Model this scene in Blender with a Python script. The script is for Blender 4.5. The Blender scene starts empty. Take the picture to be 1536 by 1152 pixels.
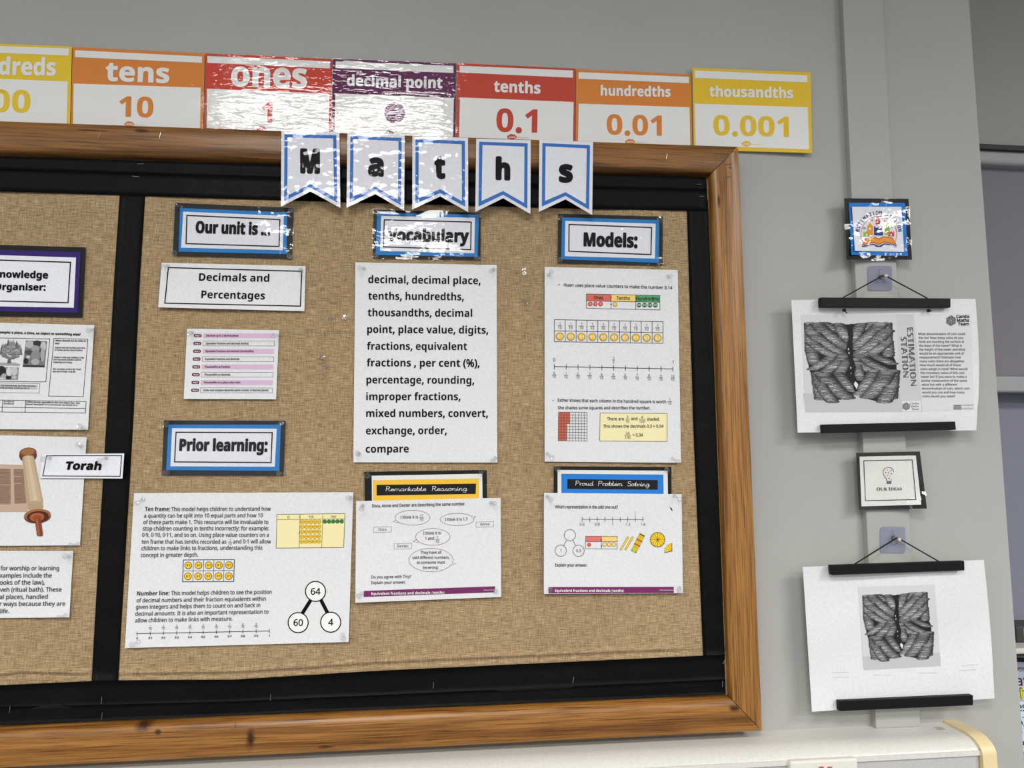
import bpy, bmesh, math, random, os
import numpy as np
from mathutils import Vector
from mathutils.geometry import tessellate_polygon

random.seed(7)
SC = bpy.context.scene
COL = SC.collection

# ------------------------------------------------------------------ camera, world, lamps, exposure
F_PX, YAW, PITCH, ROLL = 1080.0, math.radians(6.395), math.radians(5.91), math.radians(-0.176)
CAM = np.array([0.0, -1.078, 1.35])          # the wall is the plane y = 0, the room lies at negative y
_f = np.array([math.sin(YAW) * math.cos(PITCH), math.cos(YAW) * math.cos(PITCH), math.sin(PITCH)])
_r = np.array([math.cos(YAW), -math.sin(YAW), 0.0])
_u = np.cross(_r, _f)
_r, _u = math.cos(ROLL) * _r + math.sin(ROLL) * _u, -math.sin(ROLL) * _r + math.cos(ROLL) * _u
cd = bpy.data.cameras.new('camera')
cd.sensor_fit = 'HORIZONTAL'
cd.sensor_width = 36.0
cd.lens = F_PX / 1536.0 * 36.0
cd.clip_start = 0.02
cam = bpy.data.objects.new('camera', cd)
COL.objects.link(cam)
from mathutils import Matrix
cam.matrix_world = Matrix(((_r[0], _u[0], -_f[0], CAM[0]), (_r[1], _u[1], -_f[1], CAM[1]), (_r[2], _u[2], -_f[2], CAM[2]), (0, 0, 0, 1)))
SC.camera = cam

wd = bpy.data.worlds.new('world')
SC.world = wd
wd.use_nodes = True
wd.node_tree.nodes['Background'].inputs[0].default_value = (0.75, 0.8, 0.9, 1)
wd.node_tree.nodes['Background'].inputs[1].default_value = 0.25

CEIL = 2.72


def ceiling_lamp(x, y, sx, sy, power):
    d = bpy.data.lights.new('ceiling_panel', 'AREA')
    d.shape = 'RECTANGLE'
    d.size, d.size_y, d.energy = sx, sy, power
    d.color = (1.0, 0.99, 0.978)
    d.spread = math.radians(165)
    o = bpy.data.objects.new('ceiling_panel', d)
    o.location = (x, y, CEIL - 0.012)
    COL.objects.link(o)


for lx in (-3.1, -0.38, 2.35):
    k_ = 1.4 if lx > 1 else 0.95                   # extra power added to the right-hand panels to brighten the window recess
    ceiling_lamp(lx, -1.93, 0.90, 0.50, 26 * k_)
    ceiling_lamp(lx, -3.30, 0.90, 0.56, 34 * k_)
    ceiling_lamp(lx, -4.90, 0.90, 0.56, 34)

vs = SC.view_settings
vs.view_transform, vs.look, vs.gamma, vs.use_curve_mapping = 'Standard', 'None', 1.0, False
vs.exposure = 0.5
SC.cycles.max_bounces = 7
SC.cycles.diffuse_bounces = 4
SC.cycles.glossy_bounces = 3
SC.cycles.transparent_max_bounces = 16
SC.cycles.caustics_reflective = False
SC.cycles.caustics_refractive = False


# ------------------------------------------------------------------ geometry of measured points
def at_np(P, Y):
    """measured points (n,2) -> world points on the plane that stands Y metres in front of the wall"""
    P = np.asarray(P, float)
    Y = np.broadcast_to(np.asarray(Y, float), (len(P),))
    v = (P[:, :1] - 768.0) * _r - (P[:, 1:] - 576.0) * _u + F_PX * _f
    t = (-Y - CAM[1]) / v[:, 1]
    return CAM + v * t[:, None]


def at(x, y, Y=0.0):
    return at_np([(x, y)], Y)[0]


# ------------------------------------------------------------------ materials
def lin(c):
    return tuple((v / 255 / 12.92 if v / 255 <= 0.04045 else ((v / 255 + 0.055) / 1.055) ** 2.4) for v in c) + (1.0,)


MATS = {}


def base_mat(name, rgb, rough=0.6, spec=0.3):
    m = bpy.data.materials.new(name)
    m.use_nodes = True
    nt = m.node_tree
    b = nt.nodes['Principled BSDF']
    b.inputs['Base Color'].default_value = lin(rgb)
    b.inputs['Roughness'].default_value = rough
    b.inputs['Specular IOR Level'].default_value = spec
    return m, nt, b


def N(nt, kind, **kw):
    n = nt.nodes.new(kind)
    for k, v in kw.items():
        if k in n.inputs:
            n.inputs[k].default_value = v
        else:
            setattr(n, k, v)
    return n


def coords(nt, scale=(1, 1, 1), rot=(0, 0, 0)):
    tc = N(nt, 'ShaderNodeTexCoord')
    mp = N(nt, 'ShaderNodeMapping')
    mp.inputs['Scale'].default_value = scale
    mp.inputs['Rotation'].default_value = rot
    nt.links.new(tc.outputs['Object'], mp.inputs['Vector'])
    return mp.outputs['Vector']


def noise(nt, vec, scale, detail=3.0, rough=0.55):
    n = N(nt, 'ShaderNodeTexNoise')
    n.inputs['Scale'].default_value = scale
    n.inputs['Detail'].default_value = detail
    n.inputs['Roughness'].default_value = rough
    nt.links.new(vec, n.inputs['Vector'])
    return n.outputs['Fac']


def ramp(nt, fac, stops):
    r = N(nt, 'ShaderNodeValToRGB')
    e = r.color_ramp.elements
    while len(e) < len(stops):
        e.new(0.5)
    for k, (p, c) in enumerate(stops):
        e[k].position = p
        e[k].color = lin(c)
    nt.links.new(fac, r.inputs['Fac'])
    return r.outputs['Color']


def math_node(nt, op, a, b=None):
    n = N(nt, 'ShaderNodeMath', operation=op)
    for k, v in ((0, a), (1, b)):
        if v is None:
            continue
        if isinstance(v, (int, float)):
            n.inputs[k].default_value = v
        else:
            nt.links.new(v, n.inputs[k])
    return n.outputs[0]


def bump(nt, b, h, strength, dist):
    n = N(nt, 'ShaderNodeBump')
    n.inputs['Strength'].default_value = strength
    n.inputs['Distance'].default_value = dist
    nt.links.new(h, n.inputs['Height'])
    nt.links.new(n.outputs['Normal'], b.inputs['Normal'])


def flat(name, rgb, rough=0.6, spec=0.3):
    if name not in MATS:
        MATS[name] = base_mat(name, rgb, rough, spec)[0]
    return MATS[name]


def paper_mat(name, rgb, rough=0.75, amount=0.25, scale=9.0):
    """plain printer paper: a little cockle and mottling"""
    if name in MATS:
        return MATS[name]
    m, nt, b = base_mat(name, rgb, rough, 0.25)
    v = coords(nt)
    n1 = noise(nt, v, scale, 3.0)
    n2 = noise(nt, v, 260.0, 2.0)
    c = ramp(nt, n2, [(0.35, tuple(max(0, q - 4) for q in rgb)), (0.65, tuple(min(255, q + 3) for q in rgb))])
    nt.links.new(c, b.inputs['Base Color'])
    bump(nt, b, n1, amount, 0.02)
    MATS[name] = m
    return m


def wall_mat(name, rgb):
    m, nt, b = base_mat(name, rgb, 0.62, 0.25)
    v = coords(nt)
    n1 = noise(nt, v, 2.2, 4.0)
    n2 = noise(nt, v, 420.0, 2.0)
    c = ramp(nt, n1, [(0.3, tuple(q - 3 for q in rgb)), (0.7, tuple(q + 3 for q in rgb))])
    # a few scuffs
    n3 = noise(nt, v, 14.0, 2.0, 0.4)
    s = ramp(nt, n3, [(0.735, (0, 0, 0)), (0.77, (60, 60, 60))])
    mx = N(nt, 'ShaderNodeMix', data_type='RGBA')
    mx.blend_type = 'MULTIPLY'
    nt.links.new(s, mx.inputs['Factor'])
    nt.links.new(c, mx.inputs['A'])
    mx.inputs['B'].default_value = lin((180, 178, 172))
    nt.links.new(mx.outputs['Result'], b.inputs['Base Color'])
    bump(nt, b, n2, 0.16, 0.0016)
    return m


def wood_mat(name, vertical, knots, light=(205, 148, 78), mid=(176, 118, 54), dark=(128, 76, 28)):
    m, nt, b = base_mat(name, mid, 0.34, 0.45)
    sc = (1.2, 22.0, 30.0) if not vertical else (30.0, 22.0, 1.2)
    v = coords(nt, sc)
    n1 = noise(nt, v, 2.2, 5.0, 0.6)
    sc2 = (5.0, 120.0, 240.0) if not vertical else (240.0, 120.0, 5.0)
    n2 = noise(nt, coords(nt, sc2), 1.5, 3.0)
    mixv = math_node(nt, 'ADD', math_node(nt, 'MULTIPLY', n1, 0.75), math_node(nt, 'MULTIPLY', n2, 0.25))
    c0 = ramp(nt, mixv, [(0.34, dark), (0.46, mid), (0.58, light), (0.7, mid)])
    sc3 = (9.0, 200.0, 520.0) if not vertical else (520.0, 200.0, 9.0)
    n4 = noise(nt, coords(nt, sc3), 1.3, 2.0, 0.6)
    gl = ramp(nt, n4, [(0.30, (118, 92, 72)), (0.46, (232, 224, 214)), (0.6, (255, 255, 255))])
    gm = N(nt, 'ShaderNodeMix', data_type='RGBA')
    gm.blend_type = 'MULTIPLY'
    gm.inputs['Factor'].default_value = 0.85
    nt.links.new(c0, gm.inputs['A'])
    nt.links.new(gl, gm.inputs['B'])
    c = gm.outputs['Result']
    tc = N(nt, 'ShaderNodeTexCoord')
    last = c
    wob = noise(nt, coords(nt), 60.0, 3.0)
    for (p, rx, rz) in knots:
        mp = N(nt, 'ShaderNodeMapping')
        mp.inputs['Location'].default_value = (-p[0] / rx, 0, -p[2] / rz)
        mp.inputs['Scale'].default_value = (1 / rx, 0.0, 1 / rz)
        nt.links.new(tc.outputs['Object'], mp.inputs['Vector'])
        ln = N(nt, 'ShaderNodeVectorMath', operation='LENGTH')
        nt.links.new(mp.outputs['Vector'], ln.inputs[0])
        d = math_node(nt, 'ADD', ln.outputs['Value'], math_node(nt, 'MULTIPLY', math_node(nt, 'SUBTRACT', wob, 0.5), 1.5))
        k = ramp(nt, d, [(0.25, (255, 255, 255)), (1.0, (0, 0, 0))])
        mx = N(nt, 'ShaderNodeMix', data_type='RGBA')
        nt.links.new(k, mx.inputs['Factor'])
        nt.links.new(last, mx.inputs['A'])
        mx.inputs['B'].default_value = lin((58, 28, 12))
        last = mx.outputs['Result']
    nt.links.new(last, b.inputs['Base Color'])
    bump(nt, b, n2, 0.12, 0.001)
    return m


def burlap_mat():
    m, nt, b = base_mat('hessian', (178, 148, 106), 0.9, 0.1)
    vx = noise(nt, coords(nt, (60, 1, 760)), 1.0, 3.0, 0.7)      # weft slubs, long in x
    vz = noise(nt, coords(nt, (760, 1, 60)), 1.0, 3.0, 0.7)      # warp slubs, long in z
    big = noise(nt, coords(nt), 7.0, 3.0)
    s = math_node(nt, 'ADD', math_node(nt, 'MULTIPLY', vx, 0.56), math_node(nt, 'MULTIPLY', vz, 0.44))
    c = ramp(nt, s, [(0.34, (100, 81, 57)), (0.45, (156, 131, 97)), (0.55, (182, 157, 121)), (0.67, (216, 196, 162))])
    mx = N(nt, 'ShaderNodeMix', data_type='RGBA')
    mx.blend_type = 'MULTIPLY'
    mx.inputs['Factor'].default_value = 0.5
    c2 = ramp(nt, big, [(0.3, (222, 220, 216)), (0.7, (255, 255, 255))])
    nt.links.new(c, mx.inputs['A'])
    nt.links.new(c2, mx.inputs['B'])
    nt.links.new(mx.outputs['Result'], b.inputs['Base Color'])
    wx = N(nt, 'ShaderNodeTexWave', wave_type='BANDS', bands_direction='X')
    wx.inputs['Scale'].default_value = 190
    wx.inputs['Distortion'].default_value = 1.5
    wz = N(nt, 'ShaderNodeTexWave', wave_type='BANDS', bands_direction='Z')
    wz.inputs['Scale'].default_value = 190
    wz.inputs['Distortion'].default_value = 1.5
    vv = coords(nt)
    nt.links.new(vv, wx.inputs['Vector'])
    nt.links.new(vv, wz.inputs['Vector'])
    h = math_node(nt, 'ADD', math_node(nt, 'ADD', wx.outputs['Fac'], wz.outputs['Fac']), math_node(nt, 'MULTIPLY', s, 3.0))
    bump(nt, b, h, 0.35, 0.0008)
    return m


def film_mat(name, scale=26.0, amount=0.5, stretch=(1, 1, 1), rough=0.05, fres=0.024):
    """clear laminating film: see-through with crinkled highlights"""
    m = bpy.data.materials.new(name)
    m.use_nodes = True
    nt = m.node_tree
    nt.nodes.clear()
    out = N(nt, 'ShaderNodeOutputMaterial')
    tr = N(nt, 'ShaderNodeBsdfTransparent')
    gl = N(nt, 'ShaderNodeBsdfGlossy')
    gl.inputs['Roughness'].default_value = rough
    lw = N(nt, 'ShaderNodeLayerWeight')
    lw.inputs['Blend'].default_value = 0.5
    fr = math_node(nt, 'ADD', math_node(nt, 'MULTIPLY', math_node(nt, 'POWER', lw.outputs['Facing'], 5.0), 0.9), fres)
    mx = N(nt, 'ShaderNodeMixShader')
    h = noise(nt, coords(nt, stretch), scale, 2.0, 0.5)
    bp = N(nt, 'ShaderNodeBump')
    bp.inputs['Strength'].default_value = amount
    bp.inputs['Distance'].default_value = 0.001
    nt.links.new(h, bp.inputs['Height'])
    nt.links.new(bp.outputs['Normal'], gl.inputs['Normal'])
    nt.links.new(fr, mx.inputs[0])
    nt.links.new(tr.outputs[0], mx.inputs[1])
    nt.links.new(gl.outputs[0], mx.inputs[2])
    nt.links.new(mx.outputs[0], out.inputs['Surface'])
    MATS[name] = m
    return m


def clear_mat(name, tint=(235, 236, 240), fac=0.16, haze=0.12):
    m = bpy.data.materials.new(name)
    m.use_nodes = True
    nt = m.node_tree
    nt.nodes.clear()
    out = N(nt, 'ShaderNodeOutputMaterial')
    tr = N(nt, 'ShaderNodeBsdfTransparent')
    tr.inputs[0].default_value = lin(tint)
    df = N(nt, 'ShaderNodeBsdfDiffuse')
    df.inputs[0].default_value = lin((225, 226, 232))
    gl = N(nt, 'ShaderNodeBsdfGlossy')
    gl.inputs['Roughness'].default_value = 0.08
    m1 = N(nt, 'ShaderNodeMixShader')
    m1.inputs[0].default_value = haze
    lw = N(nt, 'ShaderNodeLayerWeight')
    lw.inputs['Blend'].default_value = 0.5
    fre = math_node(nt, 'ADD', math_node(nt, 'MULTIPLY', math_node(nt, 'POWER', lw.outputs['Facing'], 3.0), 0.38), fac * 0.4)
    m2 = N(nt, 'ShaderNodeMixShader')
    nt.links.new(tr.outputs[0], m1.inputs[1])
    nt.links.new(df.outputs[0], m1.inputs[2])
    nt.links.new(fre, m2.inputs[0])
    nt.links.new(m1.outputs[0], m2.inputs[1])
    nt.links.new(gl.outputs[0], m2.inputs[2])
    nt.links.new(m2.outputs[0], out.inputs['Surface'])
    MATS[name] = m
    return m


PAPER = paper_mat('white_paper', (223, 224, 224), 0.75, 0.13, 6.0)
CARD = paper_mat('white_card', (230, 231, 236), 0.6, 0.08)
GLOSSW = paper_mat('card_stock', (226, 226, 221), 0.6, 0.05)
FILM = film_mat('laminate_film', 34.0, 0.9)
FILMW = film_mat('rippled_laminate', 95.0, 0.6, (0.5, 1.0, 1.7), 0.025, 0.025)
FILMX = film_mat('crinkled_laminate', 30.0, 3.0, (1, 1, 1), 0.03, 0.014)
FILMP = film_mat('pennant_laminate', 40.0, 1.1, (1, 1, 1), 0.05, 0.016)
CLEAR = clear_mat('clear_plastic', (248, 248, 249), 0.16, 0.02)
HOOKP = clear_mat('lilac_clear_plastic', (196, 196, 226), 0.1, 0.28)
BLACKP = paper_mat('black_border_paper', (11, 11, 12), 0.5, 0.2, 14.0)
BLACKC = paper_mat('black_card', (18, 18, 20), 0.6, 0.1)
BLACKP.node_tree.nodes['Principled BSDF'].inputs['Specular IOR Level'].default_value = 0.1
INK = flat('black_ink', (12, 12, 13), 0.7, 0.1)
WHITE = flat('white_print', (238, 238, 235), 0.6)
STEEL = base_mat('steel', (190, 190, 190), 0.3, 0.5)[0]
STEEL.node_tree.nodes['Principled BSDF'].inputs['Metallic'].default_value = 1.0


def ink(rgb):
    return flat('print_%02x%02x%02x' % rgb, rgb, 0.6, 0.2)


def grey(g):
    g = int(round(g / 8.0) * 8)
    return ink((g, g, g))


# ------------------------------------------------------------------ objects
def tag(o, label, cat, group=None, kind=None):
    o['label'] = label
    if cat:
        o['category'] = cat
    if group:
        o['group'] = group
    if kind:
        o['kind'] = kind
    return o


def new_obj(name, verts, faces, mats, midx=None, parent=None, smooth=False, origin=None):
    V = np.asarray(verts, float)
    c = V.mean(axis=0) if origin is None else np.asarray(origin, float)
    me = bpy.data.meshes.new(name)
    me.from_pydata((V - c).tolist(), [], faces)
    for m in (mats if isinstance(mats, (list, tuple)) else [mats]):
        me.materials.append(m)
    if midx is not None:
        me.polygons.foreach_set('material_index', midx)
    if smooth:
        me.polygons.foreach_set('use_smooth', [True] * len(me.polygons))
    me.update()
    o = bpy.data.objects.new(name, me)
    COL.objects.link(o)
    o.location = c
    if parent is not None:
        o.parent = parent
        o.location = Vector(c) - parent.location
    return o


def empty(name, loc, label, cat, group=None):
    o = bpy.data.objects.new(name, None)
    o.empty_display_size = 0.02
    o.location = Vector(loc)
    COL.objects.link(o)
    return tag(o, label, cat, group)


class MB:
    """plain solid mesh builder in metres"""

    def __init__(self):
        self.v, self.f = [], []

    def box(self, x0, x1, y0, y1, z0, z1):
        b = len(self.v)
        self.v += [(x0, y0, z0), (x1, y0, z0), (x1, y1, z0), (x0, y1, z0), (x0, y0, z1), (x1, y0, z1), (x1, y1, z1), (x0, y1, z1)]
        self.f += [tuple(b + i for i in q) for q in ((0, 3, 2, 1), (4, 5, 6, 7), (0, 1, 5, 4), (1, 2, 6, 5), (2, 3, 7, 6), (3, 0, 4, 7))]
        return self

    def hexa(self, front, back):
        b = len(self.v)
        self.v += [tuple(p) for p in front] + [tuple(p) for p in back]
        self.f += [(b, b + 3, b + 2, b + 1), (b + 4, b + 5, b + 6, b + 7)]
        self.f += [(b + i, b + (i + 1) % 4, b + 4 + (i + 1) % 4, b + 4 + i) for i in range(4)]
        return self

    def tube(self, pts, r, n=8, caps=True):
        pts = [Vector(p) for p in pts]
        rs = r if isinstance(r, (list, tuple)) else [r] * len(pts)
        base = len(self.v)
        up = None
        for i, p in enumerate(pts):
            d = (pts[min(i + 1, len(pts) - 1)] - pts[max(i - 1, 0)]).normalized()
            if up is None:
                up = d.orthogonal().normalized()
            a = (up - d * up.dot(d)).normalized()
            up = a
            c = d.cross(a)
            for k in range(n):
                t = 2 * math.pi * k / n
                self.v.append(tuple(p + (a * math.cos(t) + c * math.sin(t)) * rs[i]))
        for i in range(len(pts) - 1):
            for k in range(n):
                q = base + i * n
                self.f.append((q + k, q + (k + 1) % n, q + n + (k + 1) % n, q + n + k))
        if caps:
            self.f.append(tuple(base + k for k in reversed(range(n))))
            self.f.append(tuple(base + (len(pts) - 1) * n + k for k in range(n)))
        return self

    def lathe(self, org, axis, prof, n=12):
        self.tube([Vector(org) + Vector(axis) * t for t, r in prof], [max(r, 1e-5) for t, r in prof], n)
        return self

    def build(self, name, m, parent=None, smooth=False, bevel=0.0):
        o = new_obj(name, self.v, self.f, m, None, parent, smooth)
        if bevel:
            md = o.modifiers.new('bevel', 'BEVEL')
            md.width, md.segments = bevel, 3
        return o


# ------------------------------------------------------------------ lettering
FONT_FILE = os.path.join(bpy.utils.system_resource('DATAFILES'), 'fonts', 'NotoSansMath-Regular.woff2')
try:
    FONT = bpy.data.fonts.load(FONT_FILE)
except Exception:
    FONT = None
STY = {'b': (0x1D5D4, 0x1D5EE, 0x1D7EC), 'serif': (0x1D400, 0x1D41A, 0x1D7CE), 'i': (0x1D608, 0x1D622, None), 'bi': (0x1D63C, 0x1D656, 0x1D7EC), 'open': (0x1D538, 0x1D552, 0x1D7D8)}


def style(s, st):
    if st not in STY or FONT is None:
        return s
    U, L, D = STY[st]
    r = ''
    for c in s:
        if st == 'open' and c in 'NRHCPQZ':
            r += {'N': '\u2115', 'R': '\u211d', 'H': '\u210d', 'C': '\u2102', 'P': '\u2119', 'Q': '\u211a', 'Z': '\u2124'}[c]
        elif 'A' <= c <= 'Z':
            r += chr(U + ord(c) - 65)
        elif 'a' <= c <= 'z':
            r += chr(L + ord(c) - 97)
        elif '0' <= c <= '9' and D:
            r += chr(D + ord(c) - 48)
        else:
            r += c
    return r


_cache = {}


def glyphs(body, st, res):
    k = (body, st, res)
    if k not in _cache:
        c = bpy.data.curves.new('lettering', 'FONT')
        if FONT and st != 'bf':
            c.font = FONT
        c.body = style(body, st)
        c.resolution_u = res
        c.fill_mode = 'FRONT'
        loose = [i for i, ch in enumerate(body) if st == 'b' and not ch.isalnum() and ch != ' ']
        if loose:                                  # marks that the bold alphabet lacks are thickened below
            c.materials.append(None)
            c.materials.append(None)
            for i in loose:
                c.body_format[i].material_index = 1
        o = bpy.data.objects.new('lettering', c)
        me = bpy.data.meshes.new_from_object(o)
        V = np.array([v.co[:2] for v in me.vertices]) if len(me.vertices) else np.zeros((0, 2))
        Fc = [tuple(p.vertices) for p in me.polygons]
        if loose:
            ex = [tuple(p.vertices) for p in me.polygons if p.material_index == 1]
            n0, W = len(V), [V]
            for k in range(6):
                W.append(V + 0.017 * np.array((math.cos(k * math.pi / 3), math.sin(k * math.pi / 3))))
                Fc += [tuple(i + n0 * (k + 1) for i in f) for f in ex]
            V = np.concatenate(W)
            used = sorted({i for f in Fc for i in f})
            mp_ = {a: b for b, a in enumerate(used)}
            V, Fc = V[used], [tuple(mp_[i] for i in f) for f in Fc]
        bpy.data.meshes.remove(me)
        bpy.data.objects.remove(o)
        bpy.data.curves.remove(c)
        _cache[k] = (V, Fc)
    return _cache[k]


CAP = {'bf': 0.72}
_ghx = {}


def cap_of(st):
    if st not in _ghx:
        _ghx[st] = glyphs('E', st, 4)[0][:, 1].max()
    return _ghx[st]


# ------------------------------------------------------------------ sheets of paper and what is printed on them
def homog(src, dst):
    A, b = [], []
    for (x, y), (X, Y) in zip(src, dst):
        A += [[x, y, 1, 0, 0, 0, -X * x, -X * y], [0, 0, 0, x, y, 1, -Y * x, -Y * y]]
        b += [X, Y]
    h = np.linalg.solve(np.array(A, float), np.array(b, float))
    return np.append(h, 1).reshape(3, 3)


def happly(H, P):
    P = np.asarray(P, float)
    q = np.c_[P, np.ones(len(P))] @ H.T
    return q[:, :2] / q[:, 2:]


UNIT = [(0, 0), (1, 0), (1, 1), (0, 1)]


class Sheet:
    """A sheet given by its four measured corners (top left, top right, bottom right, bottom left), standing Y metres in front of the
    wall. lift = how far the corners stand off, bow = the lower edge, wave = slight cockling. Marks are collected on it."""
    EPS = 0.00014

    def __init__(self, corners, Y, paper, lift=(0, 0, 0, 0), bow=0.0, wave=0.0003, thick=0.0004, n=14, edge=None, outline=None, seed=None, lean=0.0):
        self.c = [tuple(map(float, p)) for p in corners]
        self.H = homog(UNIT, self.c)
        self.Hi = np.linalg.inv(self.H)
        self.Y, self.lift, self.bow, self.wave, self.thick, self.n = Y, lift, bow, wave, thick, n
        self.edge, self.outline, self.lean = edge, outline, lean
        self.ph = (seed if seed is not None else (hash(self.c[0]) % 100)) * 0.37
        self.mats = [paper]
        self.P, self.L, self.F, self.M = [], [], [], []

    def depth(self, P):
        uv = happly(self.Hi, P)
        u, v = np.clip(uv[:, 0], -0.02, 1.02), np.clip(uv[:, 1], -0.02, 1.02)
        tl, tr, br, bl = self.lift
        d = tl * np.clip((1 - u) * (1 - v), 0, 1) ** 3 + tr * np.clip(u * (1 - v), 0, 1) ** 3 + br * np.clip(u * v, 0, 1) ** 3 + bl * np.clip((1 - u) * v, 0, 1) ** 3
        d = d + self.bow * np.clip(v, 0, 1) ** 4 * (0.6 + 0.4 * np.sin(u * 5 + self.ph))
        d = d + self.wave * (np.sin(u * 7.1 + self.ph) * np.cos(v * 4.3 + self.ph * 1.7) + 0.6 * np.sin(v * 9.7 + u * 3 + self.ph))
        return self.Y + d + self.lean * v

    def mi(self, m):
        if m not in self.mats:
            self.mats.append(m)
        return self.mats.index(m)

    def px(self, u, v):
        return tuple(happly(self.H, [(u, v)])[0])

    def add(self, pts, faces, m, layer):
        b, k = len(self.P), self.mi(m)
        self.P += [tuple(p) for p in pts]
        self.L += [layer] * len(pts)
        self.F += [tuple(b + i for i in f) for f in faces]
        self.M += [k] * len(faces)

    def quad(self, c, m, layer=1, n=8):
        """filled four-cornered area, measured points"""
        H = homog(UNIT, c)
        n = max(n, min(30, int(max(math.dist(c[0], c[2]), math.dist(c[1], c[3])) / 9)))
        g = happly(H, [(i / n, j / n) for j in range(n + 1) for i in range(n + 1)])
        w = n + 1
        self.add(g, [(j * w + i, (j + 1) * w + i, (j + 1) * w + i + 1, j * w + i + 1) for j in range(n) for i in range(n)], m, layer)

    def poly(self, pts, m, layer=1):
        tri = [tuple(t) for t in tessellate_polygon([[Vector((p[0], p[1], 0)) for p in pts]])]
        pts, lim = [tuple(p) for p in pts], 12.0
        for _ in range(4):                       # refine so that large areas follow the curve of the paper
            if max(math.dist(pts[t[i]], pts[t[i - 1]]) for t in tri for i in range(3)) < lim:
                break
            mid, out = {}, []

            def half(a, b):
                k = (min(a, b), max(a, b))
                if k not in mid:
                    mid[k] = len(pts)
                    pts.append(lerp(pts[a], pts[b], 0.5))
                return mid[k]
            for a, b, c in tri:
                ab, bc, ca = half(a, b), half(b, c), half(c, a)
                out += [(a, ab, ca), (ab, b, bc), (ca, bc, c), (ab, bc, ca)]
            tri = out
        self.add(pts, tri, m, layer)

    def line(self, pts, w, m, layer=2, closed=False):
        pts = [np.array(p, float) for p in pts]
        if closed:
            pts = pts + [pts[0]]
        for a, b in zip(pts[:-1], pts[1:]):
            d = b - a
            L = np.linalg.norm(d)
            if L < 1e-6:
                continue
            d = d / L
            nn = np.array([-d[1], d[0]]) * w / 2
            a2, b2 = a - d * w / 2, b + d * w / 2
            k = max(1, int(L / 25))
            g = []
            for i in range(k + 1):
                q = a2 + (b2 - a2) * i / k
                g += [q - nn, q + nn]
            self.add(g, [(2 * i, 2 * i + 1, 2 * i + 3, 2 * i + 2) for i in range(k)], m, layer)

    def frame(self, c, w, m, layer=2):
        self.line(c, w, m, layer, True)

    def ell(self, cx, cy, rx, ry, m, layer=2, n=18, rot=0.0):
        p = []
        for i in range(n):
            t = 2 * math.pi * i / n
            x, y = rx * math.cos(t), ry * math.sin(t)
            p.append((cx + x * math.cos(rot) - y * math.sin(rot), cy + x * math.sin(rot) + y * math.cos(rot)))
        self.add(p, [tuple(range(n))], m, layer)
        return p

    def ring(self, cx, cy, rx, ry, w, m, layer=3, n=26, a0=0.0, a1=360.0):
        g = []
        for i in range(n + 1):
            t = math.radians(a0 + (a1 - a0) * i / n)
            for s in (-w / 2, w / 2):
                g.append((cx + (rx + s) * math.cos(t), cy + (ry + s) * math.sin(t)))
        self.add(g, [(2 * i, 2 * i + 1, 2 * i + 3, 2 * i + 2) for i in range(n)], m, layer)

    def text(self, body, p0, p1, cap, st='', m=None, bold=0.0, layer=4, res=2, up=None, shear=0.0, hscale=None):
        """a line of lettering whose ink runs along the baseline from p0 to p1; cap = capital height. p1 may be None (natural width)."""
        V, Fc = glyphs(body, st, res)
        if not len(V):
            return
        sy = cap / cap_of(st)
        x0, x1 = V[:, 0].min(), V[:, 0].max()
        p0 = np.array(p0, float)
        if p1 is None:
            p1 = p0 + np.array([(x1 - x0) * sy * (hscale or 1.0), 0.0])
        p1 = np.array(p1, float)
        d = p1 - p0
        L = np.linalg.norm(d)
        ex = d / L
        sx = L / (x1 - x0)
        if up is None:
            a, b = happly(self.Hi, [p0 + d / 2])[0]
            q = happly(self.H, [(a, b), (a, b - 0.02)])
            ey = q[1] - q[0]
            ey = ey / np.linalg.norm(ey)
        else:
            ey = np.array(up, float)
        W = p0 + np.outer((V[:, 0] - x0) * sx + V[:, 1] * sy * shear, ex) + np.outer(V[:, 1] * sy, ey)
        offs = [(0, 0)]
        if bold:
            o = bold * cap
            offs = [(o * math.cos(t), o * math.sin(t)) for t in [k * math.pi / 4 for k in range(8)]] + [(0, 0)]
        for k, (ox, oy) in enumerate(offs):
            self.add(W + np.array([ox, oy]), Fc, m or INK, layer + 0.01 * k)

    def ctext(self, body, cx, y, cap, st='', m=None, hscale=0.92, **kw):
        V, _ = glyphs(body, st, 2)
        w = (V[:, 0].max() - V[:, 0].min()) * cap / cap_of(st) * hscale
        self.text(body, (cx - w / 2, y), (cx + w / 2, y), cap, st, m, **kw)

    def frac(self, a, b, cx, cy, cap, m=None, w=0.5):
        self.ctext(a, cx, cy - cap * 0.25, cap, '', m)
        self.ctext(b, cx, cy + cap * 1.25, cap, '', m)
        self.line([(cx - cap * 0.36 * len(b) - 0.4, cy), (cx + cap * 0.36 * len(b) + 0.4, cy)], w, m or INK, 4)

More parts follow.
